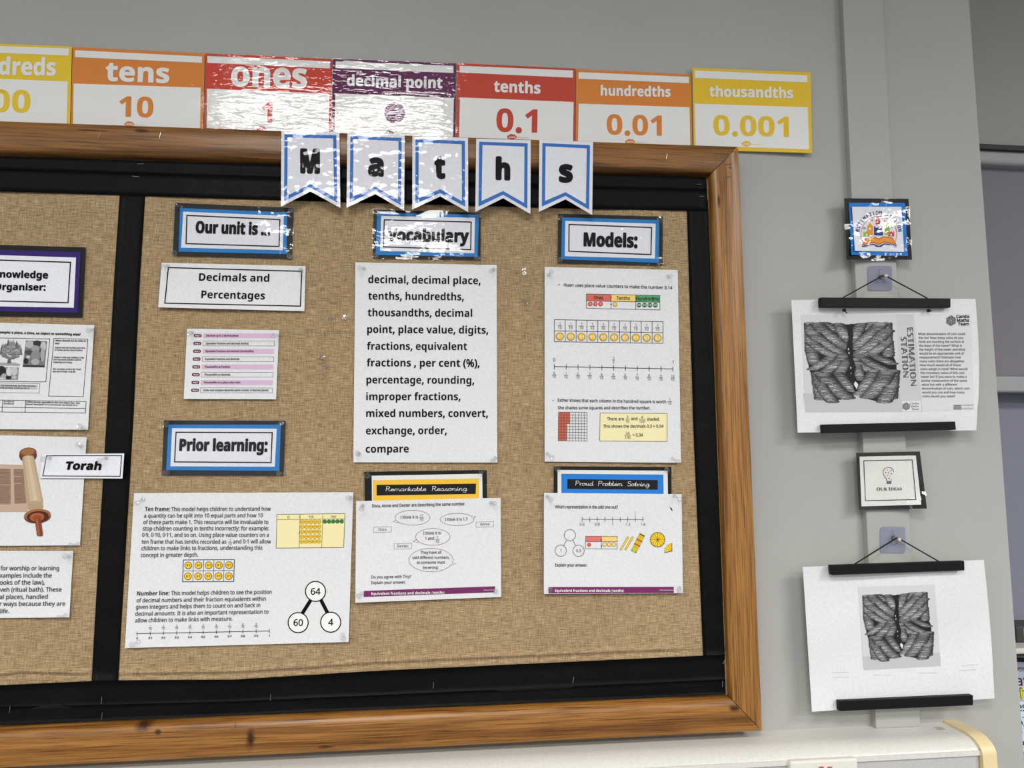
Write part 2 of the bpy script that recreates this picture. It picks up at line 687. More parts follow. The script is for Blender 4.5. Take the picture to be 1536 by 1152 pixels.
    def build(self, name, parent=None, paper=True):
        n = self.n
        V, Fc, M = [], [], []
        if paper and self.outline is None:
            U = [(i / n, j / n) for j in range(n + 1) for i in range(n + 1)]
            g = happly(self.H, U)
            if self.edge:
                g = g + np.array([self.edge(u, v) for u, v in U])
            d = self.depth(g)
            fr, bk = at_np(g, d), at_np(g, d - self.thick)
            w = n + 1
            V = np.r_[fr, bk]
            o = w * w
            for j in range(n):
                for i in range(n):
                    a = j * w + i
                    Fc.append((a, a + w, a + w + 1, a + 1))
                    Fc.append((o + a, o + a + 1, o + a + w + 1, o + a + w))
            rim = [i for i in range(n)] + [j * w + n for j in range(n)] + [n * w + i for i in range(n, 0, -1)] + [j * w for j in range(n, 0, -1)]
            for a, b in zip(rim, rim[1:] + rim[:1]):
                Fc.append((a, b, o + b, o + a))
        elif paper:
            g = np.array(self.outline, float)
            d = self.depth(g)
            V = np.r_[at_np(g, d), at_np(g, d - self.thick)]
            k = len(g)
            tri = tessellate_polygon([[Vector((p[0], p[1], 0)) for p in g]])
            Fc = [tuple(t) for t in tri] + [tuple(k + i for i in reversed(t)) for t in tri] + [(i, (i + 1) % k, k + (i + 1) % k, k + i) for i in range(k)]
        M = [0] * len(Fc)
        if self.P:
            P = np.array(self.P)
            q = at_np(P, self.depth(P) + self.EPS * (0.8 + np.array(self.L)))
            b = len(V)
            V = np.r_[V, q] if b else q
            Fc = Fc + [tuple(b + i for i in f) for f in self.F]
            M = M + self.M
        o = new_obj(name, V, Fc, self.mats, M, parent)
        return o


def lerp(a, b, t):
    return (a[0] + (b[0] - a[0]) * t, a[1] + (b[1] - a[1]) * t)


def bil(c, u, v):
    return lerp(lerp(c[0], c[1], u), lerp(c[3], c[2], u), v)


def grow(c, d):
    m = np.mean(np.array(c), axis=0)
    return [(p[0] + (d if p[0] > m[0] else -d), p[1] + (d if p[1] > m[1] else -d)) for p in c]


# ------------------------------------------------------------------ the room
WALLM = wall_mat('grey_wall_paint', (170, 170, 166))
CEILM = flat('ceiling_white', (225, 224, 218), 0.9)
FLOORM = flat('floor_carpet', (96, 98, 104), 0.95)
ROOMM = flat('far_wall_paint', (194, 195, 194), 0.9)
X_PIER = float(np.mean([at(1452, 0)[0], at(1490, 480)[0], at(1522, 955)[0]]))
REC = 0.26                                                    # how far the window wall stands back
XL, XR, YB = -4.2, 4.0, -6.2


def structure(name, mb, m, label):
    o = mb.build(name, m)
    o['kind'] = 'structure'
    o['label'] = label
    return o


structure('wall_front', MB().box(XL, X_PIER, 0.0, REC + 0.1, 0.0, CEIL), WALLM, 'grey painted wall that carries the display board and ends in a corner')
sill_z = float(at(1520, 972, -REC + 0.05)[2])
win_top = float(at(1500, 217, -REC)[2])
wb = MB().box(X_PIER, XR, REC, REC + 0.12, win_top, CEIL).box(X_PIER, XR, REC, REC + 0.12, 0.0, sill_z - 0.03)
wb.box(2.6, XR, REC, REC + 0.12, sill_z - 0.03, win_top)
structure('wall_window', wb, WALLM, 'recessed grey wall around the window')
structure('floor', MB().box(XL, XR, YB, REC + 0.1, -0.1, 0.0), FLOORM, 'classroom floor')
structure('ceiling', MB().box(XL, XR, YB, REC + 0.1, CEIL, CEIL + 0.1), CEILM, 'white classroom ceiling')
structure('wall_left', MB().box(XL - 0.1, XL, YB, REC + 0.1, 0.0, CEIL), ROOMM, 'side wall of the classroom')
structure('wall_right', MB().box(XR, XR + 0.1, YB, REC + 0.1, 0.0, CEIL), ROOMM, 'far side wall of the classroom')
structure('wall_back', MB().box(XL, XR, YB - 0.1, YB, 0.0, CEIL), ROOMM, 'back wall of the classroom')

# flat boxed cable trunking that runs down the wall behind the signs
HEAT_Z = float(at(1300, 1089, 0.0)[2])
tx = [(1270, 0), (1284, 290), (1314, 1085)]
tl = [at(*p, 0.012)[0] for p in tx]
tb = at(1314, 1085, 0.012)
trw = 0.072
top = at(1268, -120, 0.012)
mb = MB()
xa, xb = float(at(1268, 0, .012)[0]), float(at(1314, 1085, .012)[0])
mb.hexa([(xb, -0.012, HEAT_Z), (xb + trw, -0.012, HEAT_Z), (xa + trw, -0.012, CEIL), (xa, -0.012, CEIL)],
        [(xb, 0.0, HEAT_Z), (xb + trw, 0.0, HEAT_Z), (xa + trw, 0.0, CEIL), (xa, 0.0, CEIL)])
o = mb.build('trim_1', WALLM, bevel=0.0012)
tag(o, 'flat grey painted cable trunking running down the wall behind the signs', None, None, 'structure')

# ------------------------------------------------------------------ window, blinds, sill
BY = -REC + 0.06


def blind_box(name, m, parent, x0, x1, y0, y1, Y0, Y1, bevel=0.0):
    """box between two measured heights (taken at x0) from X_PIER to x1"""
    za, zb = at(1500, y0, Y1)[2], at(1500, y1, Y1)[2]
    return MB().box(x0, x1, -Y1, -Y0, zb, za).build(name, m, parent, False, bevel)


BLINDM, ntb, bb = base_mat('blind_fabric', (128, 126, 131), 0.85, 0.15)
bump(ntb, bb, noise(ntb, coords(ntb), 900.0, 2.0), 0.2, 0.0006)
BLIND2 = base_mat('blue_grey_blind_fabric', (128, 128, 142), 0.6, 0.3)[0]
PALE = flat('pale_grey_aluminium', (158, 156, 158), 0.45, 0.4)
DARKS = flat('dark_slot', (40, 41, 48), 0.5)
CREAMW = flat('white_gloss_paint', (206, 203, 195), 0.4, 0.4)
XW0, XW1 = X_PIER + 0.004, 2.55
e = empty('roller_blind', (1.6, REC - 0.05, win_top), 'grey fabric roller blind pulled down over the upper window', 'blind')
blind_box('headrail', DARKS, e, XW0, XW1, 218, 224, -REC + 0.002, BY + 0.02)
blind_box('roller', PALE, e, XW0, XW1, 224, 246, -REC + 0.01, BY + 0.012, 0.008)
blind_box('blind_fabric', BLINDM, e, XW0, XW1, 246, 566, BY - 0.012, BY - 0.010)
blind_box('bottom_bar', PALE, e, XW0, XW1, 564, 588, BY - 0.022, BY + 0.004, 0.004)
e = empty('roller_blind', (1.6, REC - 0.02, sill_z), 'blue grey lower blind behind the bottom bar of the upper blind', 'blind')
blind_box('blind_fabric', BLIND2, e, XW0, XW1, 560, 948, BY - 0.05, BY - 0.048)
# frame and panes of the window behind the blinds
mbw = MB()
for xx in (X_PIER, 1.75, 2.55):
    mbw.box(xx, xx + 0.05, REC + 0.05, REC + 0.1, sill_z - 0.03, win_top)
for zz in (sill_z - 0.03, (sill_z + win_top) / 2, win_top - 0.05):
    mbw.box(X_PIER, 2.6, REC + 0.05, REC + 0.1, zz, zz + 0.05)
structure('window_1', mbw, CREAMW, 'window frame behind the blinds')
glass = MB().box(X_PIER, 2.6, REC + 0.07, REC + 0.076, sill_z - 0.03, win_top).build('window_pane', flat('night_glass', (30, 34, 44), 0.05, 0.5))
glass['kind'] = 'structure'
zb_, zf_ = float(at(1520, 950, BY - 0.046)[2]), 0
zt = float(at(1520, 973, BY + 0.055)[2])
zu = float(at(1520, 982, BY + 0.055)[2])
sill = MB().box(X_PIER + 0.001, XW1, -(BY + 0.055), REC + 0.05, zu, zt).build('trim_2', CREAMW, None, False, 0.003)
tag(sill, 'white painted window sill', None, None, 'structure')
# small dark box on the sill
p0, p1 = at(1526, 966, BY + 0.02), at(1562, 950, BY + 0.02)
e = empty('plastic_box', (p0[0] + 0.03, -(BY + 0.0), zt), 'small dark grey box standing on the white window sill', 'box')
MB().box(p0[0], p0[0] + 0.07, -(BY + 0.02), -(BY - 0.03), zt, zt + 0.03).build('case', flat('dark_plastic', (62, 62, 62), 0.5), e, False, 0.003)
MB().box(p0[0] + 0.014, p0[0] + 0.065, -(BY + 0.0205), -(BY + 0.0195), zt + 0.004, zt + 0.026).build('label', flat('grey_label', (130, 132, 120), 0.6), e)

# handwritten poster under the sill
YP = -REC + 0.004
s = Sheet([(1460, 983), (1640, 992), (1665, 1240), (1490, 1240)], YP, BLACKC, n=8)
s.quad([(1465, 990), (1634, 998), (1658, 1240), (1496, 1240)], ink((196, 200, 224)), 1)
s.quad([(1465, 998), (1634, 1005), (1634, 1008), (1465, 1002)], ink((128, 128, 136)), 2)
s.quad([(1466, 1002), (1634, 1008), (1658, 1240), (1496, 1240)], ink((206, 219, 240)), 2)
for k in range(16):
    s.line([(1498 + k * 6, 1003 + k * 0.3), (1501 + k * 6, 1006 + k * 0.3), (1504 + k * 6, 1003.3 + k * 0.3)], 0.9, ink((70, 72, 84)), 3)
s.text('nati', (1514, 1028), (1546, 1029), 15, '', ink((104, 44, 62)), 0.025)
s.text('the', (1524, 1048), (1552, 1048), 15, '', ink((120, 126, 52)), 0.10, layer=4)
s.text('the', (1525, 1048), (1551, 1048), 14, '', ink((208, 214, 60)), 0.02, layer=5)
s.line([(1530, 1051), (1556, 1052)], 0.8, ink((50, 50, 60)), 4)
s.text('ues', (1518, 1066), (1540, 1067), 13, '', ink((56, 58, 70)), 0.02)
s.line([(1525, 1076), (1531, 1076)], 1, INK, 4)
s.line([(1534, 1076), (1540, 1076)], 1, INK, 4)
s.text('dea', (1521, 1086), (1534, 1087), 7, 'b', ink((40, 52, 84)), 0.03)
s.text('ng $', (1524, 1094), (1540, 1094), 8, '', ink((40, 44, 60)), 0.03)
s.ell(1531, 1099, 3, 2.4, ink((50, 52, 60)))
s.line([(1526, 1102), (1527, 1105), (1525, 1109)], 0.8, ink((60, 64, 80)), 4)
s.quad([(1531, 1112), (1545, 1112), (1545, 1118), (1531, 1118)], ink((60, 66, 80)), 3, 2)
s.line([(1526, 1121), (1546, 1121)], 0.7, ink((90, 94, 110)), 4)
s.text('be', (1527, 1133), (1538, 1133), 7, '', ink((52, 70, 100)), 0.03)
s.line([(1534, 1127), (1536, 1132)], 1.2, ink((90, 150, 100)), 4)
s.text('ho', (1528, 1142), (1541, 1142), 8, 'b', ink((48, 62, 90)), 0.02)
s.quad([(1528, 1147), (1560, 1147), (1561, 1151), (1529, 1151)], ink((56, 64, 80)), 3, 2)
tag(s.build('handwritten_poster'), 'pale blue handwritten poster with a black border under the window sill', 'poster')

# ------------------------------------------------------------------ the display board
YB_ = 0.018
YS = 0.0205
OUT = {'tr': (1107, 220.5), 'br': (1143, 1096), 'tl': (-230, 173.9), 'bl': (-275, 1164.5)}
INN = {'tr': (1062, 265), 'br': (1091.5, 1043), 'tl': (-190, 227.5), 'bl': (-228, 1099)}
board = empty('display_board', at(440, 640, 0.0), 'large notice board covered in brown hessian with a varnished wooden frame', 'board')

PROF = [(0.0, 0.0), (0.0, 0.0340), (0.02, 0.0348), (0.30, 0.0352), (0.58, 0.0350), (0.72, 0.0342), (0.82, 0.0325), (0.89, 0.0295), (0.96, 0.0255), (1.0, 0.0205), (1.0, 0.0)]


def rail(a, b, m, nseg=30):
    V, Fc = [], []
    k = len(PROF)
    for i in range(nseg + 1):
        t = 0.0005 + 0.999 * i / nseg              # the mitres stand a hair apart
        po, pi = lerp(OUT[a], OUT[b], t), lerp(INN[a], INN[b], t)
        for (q, Y) in PROF:
            V.append(at(*lerp(po, pi, q), Y))
    # the side walls run straight back into the wall: reuse the x, z of the front edge
    V = np.array(V)
    for i in range(nseg + 1):
        for src, dst in ((1, 0), (k - 2, k - 1)):
            V[i * k + dst, 0], V[i * k + dst, 2] = V[i * k + src, 0], V[i * k + src, 2]
    for i in range(nseg):
        for j in range(k - 1):
            q = i * k + j
            Fc.append((q, q + k, q + k + 1, q + 1))
    Fc.append(tuple(range(k)))
    Fc.append(tuple(nseg * k + j for j in reversed(range(k))))
    o = new_obj('frame_rail', V, Fc, m, None, board, True, origin=board.location)
    md = o.modifiers.new('edges', 'EDGE_SPLIT')
    md.split_angle = math.radians(50)
    return o


bl_ = np.array(board.location)
K = lambda x, y, rx, rz: (at(x, y, 0.034) - bl_, rx, rz)
rail('tl', 'tr', wood_mat('wood_top_rail', False, [K(215, 197, 0.012, 0.0035), K(138, 196, 0.022, 0.0015), K(612, 215, 0.006, 0.007)], (150, 104, 52), (116, 77, 34), (76, 48, 19)))
rail('bl', 'br', wood_mat('wood_bottom_rail', False, [K(213, 1089, 0.014, 0.009), K(237, 1098, 0.005, 0.004), K(376, 1108, 0.007, 0.02), K(1103, 1062, 0.012, 0.006), K(490, 1120, 0.014, 0.003)], (164, 114, 54), (136, 90, 38), (94, 58, 22)))
rail('tr', 'br', wood_mat('wood_side_rail', True, [K(1078, 300, 0.0025, 0.016), K(1095, 252, 0.003, 0.003)], (172, 122, 60), (142, 96, 42), (94, 58, 22)))
rail('tl', 'bl', wood_mat('wood_far_rail', True, [], (172, 122, 60), (142, 96, 42), (94, 58, 22)))

# hessian: a grid with a turned hem near the bottom and a few soft puckers
BURLAP = burlap_mat()
s = Sheet([INN['tl'], INN['tr'], INN['br'], INN['bl']], YB_, BURLAP)
NX, NZ = 150, 420
HEM = [(-300, 1014), (0, 1010), (34, 1006), (150, 1009), (350, 1006), (480, 998), (560, 992), (780, 982), (1110, 968)]


def hem_y(x):
    for (a, ya), (b, yb) in zip(HEM[:-1], HEM[1:]):
        if a <= x <= b:
            return ya + (yb - ya) * (x - a) / (b - a)
    return HEM[-1][1]


U = [(i / NX, (j / NZ)) for j in range(NZ + 1) for i in range(NX + 1)]
g = happly(s.H, U)
hy = np.array([hem_y(x) for x in g[:, 0]])
dy = g[:, 1] - hy
puck = sum(np.exp(-((g[:, 0] - c) / 5.0) ** 2) for c in (34, 202, 346, 675, 835, 955))
gx = g[:, 0]
mask = (1 - np.exp(-((gx - 158) / 34.0) ** 4)) / (1 + np.exp((gx - 1012) / 4.0))
Yd = YB_ + mask * (0.0040 - 0.0022 * puck) * np.exp(-(dy / 2.6) ** 2) - 0.0014 * np.exp(-((dy - 6) / 2.5) ** 2) + mask * (0.0006 + 0.0003 * np.sin(g[:, 0] * 0.05)) * np.exp(-((dy - 11) / 2.5) ** 2)
Yd += 0.0005 * np.sin(g[:, 0] * 0.021) * np.sin(g[:, 1] * 0.017)
for (cx, cy, rx, ry, h) in ((34, 1000, 14, 10, 0.004), (520, 495, 90, 5, 0.0022), (470, 487, 40, 6, 0.0015), (780, 500, 8, 60, 0.0016), (790, 620, 8, 40, 0.0014), (620, 930, 80, 6, 0.001)):
    Yd += h * np.exp(-((g[:, 0] - cx) / rx) ** 2 - ((g[:, 1] - cy) / ry) ** 2)
V = at_np(g, Yd)
w = NX + 1
Fc = [(j * w + i, (j + 1) * w + i, (j + 1) * w + i + 1, j * w + i + 1) for j in range(NZ) for i in range(NX)]
o = new_obj('hessian_cover', V, Fc, BURLAP, None, board, True)
MB().hexa([at(*INN[k], 0.012) for k in ('bl', 'br', 'tr', 'tl')], [at(*INN[k], 0.001) for k in ('bl', 'br', 'tr', 'tl')]).build('backing_board', flat('softboard', (150, 120, 84), 0.9), board)


# black paper borders stapled over the hessian
def border(top_line, bot_line, Y, label, wave=0.0006, n=40):
    """strip between two polylines of measured points (same number of points)"""
    V, Fc = [], []
    k = 5
    pts = []
    for i in range(n + 1):
        t = i / n * (len(top_line) - 1)
        a = min(int(t), len(top_line) - 2)
        p, q = lerp(top_line[a], top_line[a + 1], t - a), lerp(bot_line[a], bot_line[a + 1], t - a)
        for j in range(k):
            v = j / (k - 1)
            x, y = lerp(p, q, v)
            d = Y + wave * (math.sin(i * 0.9 + Y * 900) * v + 0.6 * math.sin(i * 0.37 + j)) * (0.4 + v)
            V.append(at(x, y, d))
    for i in range(n):
        for j in range(k - 1):
            q = i * k + j
            Fc.append((q, q + 1, q + k + 1, q + k))
    V = np.array(V)
    m = len(V)
    V = np.r_[V, V + np.array([0, 0.0004, 0])]
    Fc += [tuple(m + i for i in reversed(f)) for f in Fc]
    rim = [i * k for i in range(n + 1)] + [n * k + j for j in range(1, k)] + [i * k + k - 1 for i in range(n - 1, -1, -1)] + [j for j in range(k - 2, 0, -1)]
    Fc += [(b, a, m + a, m + b) for a, b in zip(rim, rim[1:] + rim[:1])]
    o = new_obj('border_strip', V, Fc, BLACKP, None, None, True)
    tag(o, label, 'border')
    return o


border([(180, 284), (171, 420), (159, 640), (149, 810), (137, 1026)], [(218.5, 284), (209, 430), (199.5, 640), (188, 830), (177, 1026)], 0.0192, 'black paper strip running down between the two columns of the board', 0.0002)
border([(1030, 300), (1040, 640), (1055, 990)], [(1062, 300), (1074.5, 640), (1087.5, 990)], 0.0192, 'black paper strip running down the inside of the right frame rail', 0.0002)
border([(-187, 246), (0, 252), (421, 266), (890, 280), (1060.5, 284)], [(-186, 280), (0, 287), (421, 300.5), (890, 313.5), (1061.5, 316.5)], 0.0202, 'lower of the two black paper strips along the top of the board', 0.0007)
border([(-186, 229), (0, 234.5), (421, 247), (890, 261), (1059.5, 266)], [(-187, 248), (0, 254), (421, 267.5), (890, 281.5), (1060.5, 286)], 0.0212, 'upper of the two black paper strips along the top of the board', 0.0008)
border([(-222, 1033), (0, 1028), (160, 1020.5), (350, 1019.5), (560, 1006.5), (1000, 986), (1086, 982)], [(-224, 1070), (0, 1066), (160, 1062), (350, 1055), (560, 1046), (1000, 1026), (1088, 1022)], 0.0200, 'upper of the two black paper strips along the bottom of the board', 0.0007)
border([(-224, 1064), (0, 1060), (160, 1057), (350, 1052), (560, 1043), (1000, 1023), (1088, 1019)], [(-224, 1097), (0, 1088), (160, 1081.3), (350, 1073.3), (560, 1064.4), (1000, 1045.7), (1088.5, 1042)], 0.0210, 'lower of the two black paper strips along the bottom of the board', 0.0007)


def staple(x, y, ang, label, group, Y=0.0222, L=0.0085):
    p = at(x, y, Y)
    a = math.radians(ang)
    d = np.array([math.cos(a), 0, math.sin(a)]) * L / 2
    b = np.array([0, 0.002, 0])
    mb = MB().tube([p - d + b, p - d, p + d, p + d + b], 0.00035, 6)
    tag(mb.build('staple', STEEL), label, 'staple', group)


for (x, y, ang, lab) in (
        (210.6, 245.8, 3, 'steel staple in the upper black strip at the top of the board, above another staple'),
        (203.5, 264.8, -6, 'steel staple in the lower black strip at the top, above the divider strip'),
        (1048.3, 276.5, 0, 'steel staple in the upper black strip close to the top right corner of the frame'),
        (1052.9, 294.6, 0, 'steel staple in the lower black strip close to the top right corner of the frame'),
        (14.6, 1064, 88, 'upright steel staple in the bottom border nearest the left edge of the photo'),
        (152.4, 1050.6, 88, 'upright steel staple in the bottom border just under the divider strip'),
        (153, 1074, 88, 'upright steel staple just above the bottom rail, under the divider strip'),
        (406, 1046, 88, 'upright steel staple in the bottom border below the ten frame sheet'),
        (650, 1028, 88, 'upright steel staple in the bottom border below the yellow topped question sheet'),
        (860, 1020, 80, 'upright steel staple in the bottom border below the blue topped question sheet'),
        (1084, 1026, 88, 'lower upright staple in the bottom border beside the right frame rail'),
        (1086.5, 992, 60, 'slanted steel staple at the bottom right corner of the hessian, beside the rail')):
    staple(x, y, ang, lab, 'staples in the black borders')


for (x, y, ang, lab) in (
        (149, 203, 70, 'old bent staple in the top rail below the tens card'),
        (240, 203, 84, 'old upright staple in the top rail between the tens and ones cards'),
        (1000, 234, 80, 'old staple in the top rail below the gap between the last two cards'),
        (1094, 246, 4, 'old staple in the side rail just under the top right mitre'),
        (1093, 265, 4, 'second old staple down the side rail under the top right mitre'),
        (352, 1089, 86, 'old staple in the bottom rail left of the long dark knot')):
    staple(x, y, ang, lab, 'old staples in the frame rails', 0.0362)


# ------------------------------------------------------------------ push pins
PIN_PROF = [(0.0, 0.0036), (0.0012, 0.0039), (0.0022, 0.0034), (0.0040, 0.0021), (0.0080, 0.0019), (0.0105, 0.0028), (0.0118, 0.0047), (0.0135, 0.0049), (0.0146, 0.0042), (0.0148, 0.0)]


def pin(x, y, label, Y=0.0222, tilt=None):
    tx, tz = tilt or (random.uniform(-0.55, 0.55), random.uniform(-0.6, 0.2))
    ax = Vector((tx, -1, tz)).normalized()
    p = np.array(Vector(at(x, y, Y + 0.008)) - ax * 0.008)          # the measured point is the middle of the pin
    p[1] = -Y
    mb = MB().lathe(p, ax, [(t, r * 0.82) for t, r in PIN_PROF], 14)
    mb.tube([Vector(p) - ax * 0.004, Vector(p) + ax * 0.002], 0.0005, 6)
    tag(mb.build('push_pin', CLEAR, None, False), label, 'pin', 'clear push pins on the board')


def pins(what, Y=0.0222, **kw):
    names = {'tl': 'top left', 'tr': 'top right', 'bl': 'bottom left', 'br': 'bottom right'}
    for k, (x, y) in kw.items():
        pin(x, y, 'clear push pin in the %s corner of the %s' % (names[k], what), Y)


# ------------------------------------------------------------------ title cards: black backing, coloured mount, white card, film
def title_card(label, black, mount, white, rect, mount_col, texts, Y=YS, film=FILM, lw=1.4, filmed=True, lift=(0, 0, 0, 0), filmgrow=1.5):
    c = at(*np.mean(np.array(black), axis=0), Y)
    e = empty('title_card', c, label, 'sign')
    seed = len(label)
    Sheet(black, Y, BLACKC, lift, wave=0.0002, thick=0.0006, seed=seed).build('backing_card', e)
    Sheet(mount, Y + 0.0007, ink(mount_col), lift, wave=0.0002, thick=0.0005, seed=seed).build('coloured_mount', e)
    s = Sheet(white, Y + 0.0013, CARD, lift, wave=0.0002, thick=0.0005, seed=seed)
    s.frame(rect, lw * 1.2, INK, 2)
    for t in texts:
        s.text(*t[0], **t[1])
    s.build('printed_card', e)
    if filmed:
        Sheet(grow(black, filmgrow), Y + 0.0028, film, lift, wave=0.0006, thick=0.0001, n=20, seed=seed).build('laminate_film', e)
    return e


B_ = dict(st='b', bold=0.045, res=3)
title_card('black and blue framed title card reading Our unit is',
           [(262.6, 304.2), (440.5, 311.9), (437.8, 388.3), (259, 383.3)], [(270, 312), (431, 318.7), (429.6, 381), (267.9, 377.4)],
           [(274.7, 317.5), (425.7, 323.7), (424.2, 375.3), (271.7, 371.5)], [(280.3, 323), (419.8, 329.3), (418.6, 369.7), (279, 365.3)], (30, 124, 196),
           [(('Our unit is ...', (293.8, 349), (404.5, 352), 17), B_)])
title_card('black and blue framed title card reading Prior learning, above the ten frame sheet',
           [(246, 630.5), (428.4, 631.1), (425.4, 713.6), (242.7, 712.9)], [(252.6, 637), (421.5, 637), (418.8, 706.3), (249.3, 705)],
           [(258.2, 642.3), (415.2, 643), (412.2, 700), (255.5, 699.4)], [(264.1, 648.3), (408.3, 648.9), (406.6, 693.8), (261.8, 692.8)], (30, 120, 192),
           [(('Prior learning:', (269.4, 675.8), (400.3, 676.5), 17), B_)], film=film_mat('smooth_laminate', 12.0, 0.3))
title_card('black and blue framed title card reading Vocabulary, above the white word list',
           [(560.4, 314.4), (720.9, 319), (720.9, 390), (559.2, 387)], [(565.7, 319.4), (718.6, 322), (716.3, 385.1), (563.4, 382.4)],
           [(571.8, 324), (712.5, 326.6), (711.3, 380), (570, 376.3)], [(576.4, 329.7), (706.7, 333), (706, 374.4), (575.3, 370.2)], (30, 124, 196),
           [(('Vocabulary', (581.4, 361.2), (702.5, 363), 18), B_)])
title_card('black and blue framed title card reading Models, at the top of the right column',
           [(837.3, 320.6), (994.2, 324.9), (993.8, 398.5), (836.2, 394.3)], [(843, 326), (988.9, 330.2), (988.1, 394.3), (841.9, 388.9)],
           [(848, 331.3), (983.5, 335.6), (982.5, 387.9), (847.3, 384.3)], [(853.7, 336.6), (977.5, 341.3), (976.4, 381.8), (853.3, 376.8)], (30, 124, 196),
           [(('Models:', (876.1, 368.7), (955.4, 370.9), 19.5), B_)])
KB = dict(st='b', bold=0.03, res=3)
title_card('black and purple framed title card reading Knowledge Organiser',
           [(-150, 363), (128.6, 371), (123.7, 476.2), (-156, 471)], [(-143, 370.5), (121.3, 378), (116.6, 469.4), (-148, 464)],
           [(-134, 378.5), (114, 386.3), (110.6, 461.6), (-138, 457)], [(-126, 386), (105.7, 393.4), (102, 454), (-130, 448.5)], (52, 30, 108),
           [(('Knowledge', (-10, 415.8), (71.6, 417.6), 10.2), KB), (('Organiser:', (-8.5, 434.7), (68, 435.6), 9.6), KB)], filmed=False)

# ------------------------------------------------------------------ plain sheets on the board
TXT = dict(res=2)
s = Sheet([(242.5, 394), (458.5, 399.2), (456.7, 466.8), (237.2, 460.9)], YS, PAPER, (0, 0, 0.001, 0.002), bow=0.005)
s.frame([(252.5, 401.3), (452.6, 406.9), (450.5, 459.1), (247.2, 454.7)], 1.6, INK)
s.text('Decimals and', (298.3, 421), (403.6, 422.6), 11.2, 'b', None, 0.0, res=3)
s.text('Percentages', (301.8, 447), (397.1, 449), 11.3, 'b', None, 0.0, res=3)
tag(s.build('printed_card'), 'white card reading Decimals and Percentages, pinned below the first title card', 'card')
pins('Decimals and Percentages card', tl=(247.5, 400), tr=(451, 405.4))

s = Sheet([(280.6, 493), (418.6, 495.4), (414.2, 599), (275.5, 598.4)], YS, PAPER, (0, 0, 0.001, 0.001), bow=0.002)
ROWS = [('Decimals up to 2 decimal places', 357.9), ('Equivalent fractions and decimals (tenths)', 372.9), ('Equivalent fractions and decimals (hundredths)', 380.6), ('Equivalent fractions and decimals', 359.3), ('Thousandths as fractions', 345.5), ('Thousandths as decimals', 345.5), ('Thousandths on a place value chart', 360.8), ('Order and compare decimals (same number of decimal places)', 403)]
for k, (t, xe) in enumerate(ROWS):
    f = k / 7
    y = 503.4 + 82 * f
    bl0, bl1 = 290.6 - 4.1 * f, 302.6 - 4.1 * f
    a0, a1 = 305.3 - 4.7 * f, 411.9 - 3.3 * f
    s.quad([(bl0 + 1.5, y - 2.4), (bl1 - 1.5, y - 2.4), (bl1 - 1.5, y + 2.4), (bl0 + 1.5, y + 2.4)], ink((106, 36, 72)), 1, 2)
    s.ell(bl0 + 1.8, y, 1.8, 2.4, ink((106, 36, 72)), 1, 10)
    s.ell(bl1 - 1.8, y, 1.8, 2.4, ink((106, 36, 72)), 1, 10)
    s.text('Step %d' % (k + 1), (bl0 + 2.2, y + 1.1), (bl1 - 2.2, y + 1.1), 2.2, 'b', WHITE)
    q = [(a0, y - 3.7), (a1, y - 3.4), (a1, y + 3.7), (a0, y + 3.6)]
    if k % 2 == 0:
        s.quad(q, ink((214, 180, 206)), 1, 4)
    else:
        s.frame(q, 0.5, ink((90, 84, 90)), 1)
    s.text(t, (a0 + 4.2, y + 1.3), (xe - 0.3, y + 1.3), 3.0, '', ink((70, 44, 62)), 0.03)
tag(s.build('printed_sheet'), 'small white sheet with eight numbered steps in pink and white bars', 'sheet')
pins('sheet of eight numbered steps', tl=(285.6, 499.8), tr=(414, 503))

# vocabulary list
s = Sheet([(533, 393.5), (745, 397.5), (746, 693.8), (530, 693.5)], YS, PAPER, (0, 0, 0.002, 0.001), bow=0.001)
VOC = [('decimal, decimal place,', 137, 378, 578, 383), ('tenths, hundredths,', 137, 443, 512, 446), ('thousandths, decimal', 135, 508, 545, 511), ('point, place value, digits,', 133, 574, 608, 577), ('fractions, equivalent', 132, 640, 525, 641), ('fractions , per cent (%),', 131, 705, 574, 707), ('percentage, rounding,', 130, 772, 553, 774), ('improper fractions,', 129, 838, 499, 838), ('mixed numbers, convert,', 129, 904, 607, 904), ('exchange, order,', 128, 972, 445, 971), ('compare', 127, 1044, 296, 1043)]
for t, x0, y0, x1, y1 in VOC:
    q = 2.617
    s.text(t, (500 + x0 / q, 280 + y0 / q), (500 + x1 / q, 280 + y1 / q), 11.2, 'b', None, 0.0, res=3)
tag(s.build('printed_sheet'), 'tall white sheet listing words from decimal to compare in bold black type', 'sheet')
pins('white word list', tl=(542, 402), tr=(738.8, 405.3), bl=(537, 680.5), br=(740.7, 690))

# models sheet
q = 2.811
MX = lambda x, y: (790 + x / q, 300 + y / q)
s = Sheet([(817, 400.3), (1016.6, 405), (1021.6, 694.2), (817, 692.4)], YS, PAPER, (0, 0, 0.003, 0.001), bow=0.001)
DK = ink((34, 34, 37))
s.ell(*MX(136, 357), 1.2, 1.2, ink((130, 130, 130)))
s.text('Huan uses place value counters to make the number 3.14', MX(157, 364), MX(614, 376), 4.6, '', DK, 0.02)
for (a, b, col, t) in ((252, 356, (214, 106, 92), 'Ones'), (356, 460, (240, 206, 112), 'Tenths'), (460, 562, (88, 158, 108), 'Hundredths')):
    d = (a - 252) * 0.021
    s.quad([MX(a, 396 + d), MX(b, 398 + d), MX(b, 427 + d), MX(a, 425 + d)], ink(col), 1, 3)
    s.text(t, MX((a + b) / 2 - len(t) * 4.9, 418 + d), MX((a + b) / 2 + len(t) * 4.6, 419 + d), 5.0, '', DK, 0.02)
    s.frame([MX(a, 396 + d), MX(b, 398 + d), MX(b, 459 + d), MX(a, 456 + d)], 0.6, DK, 3)
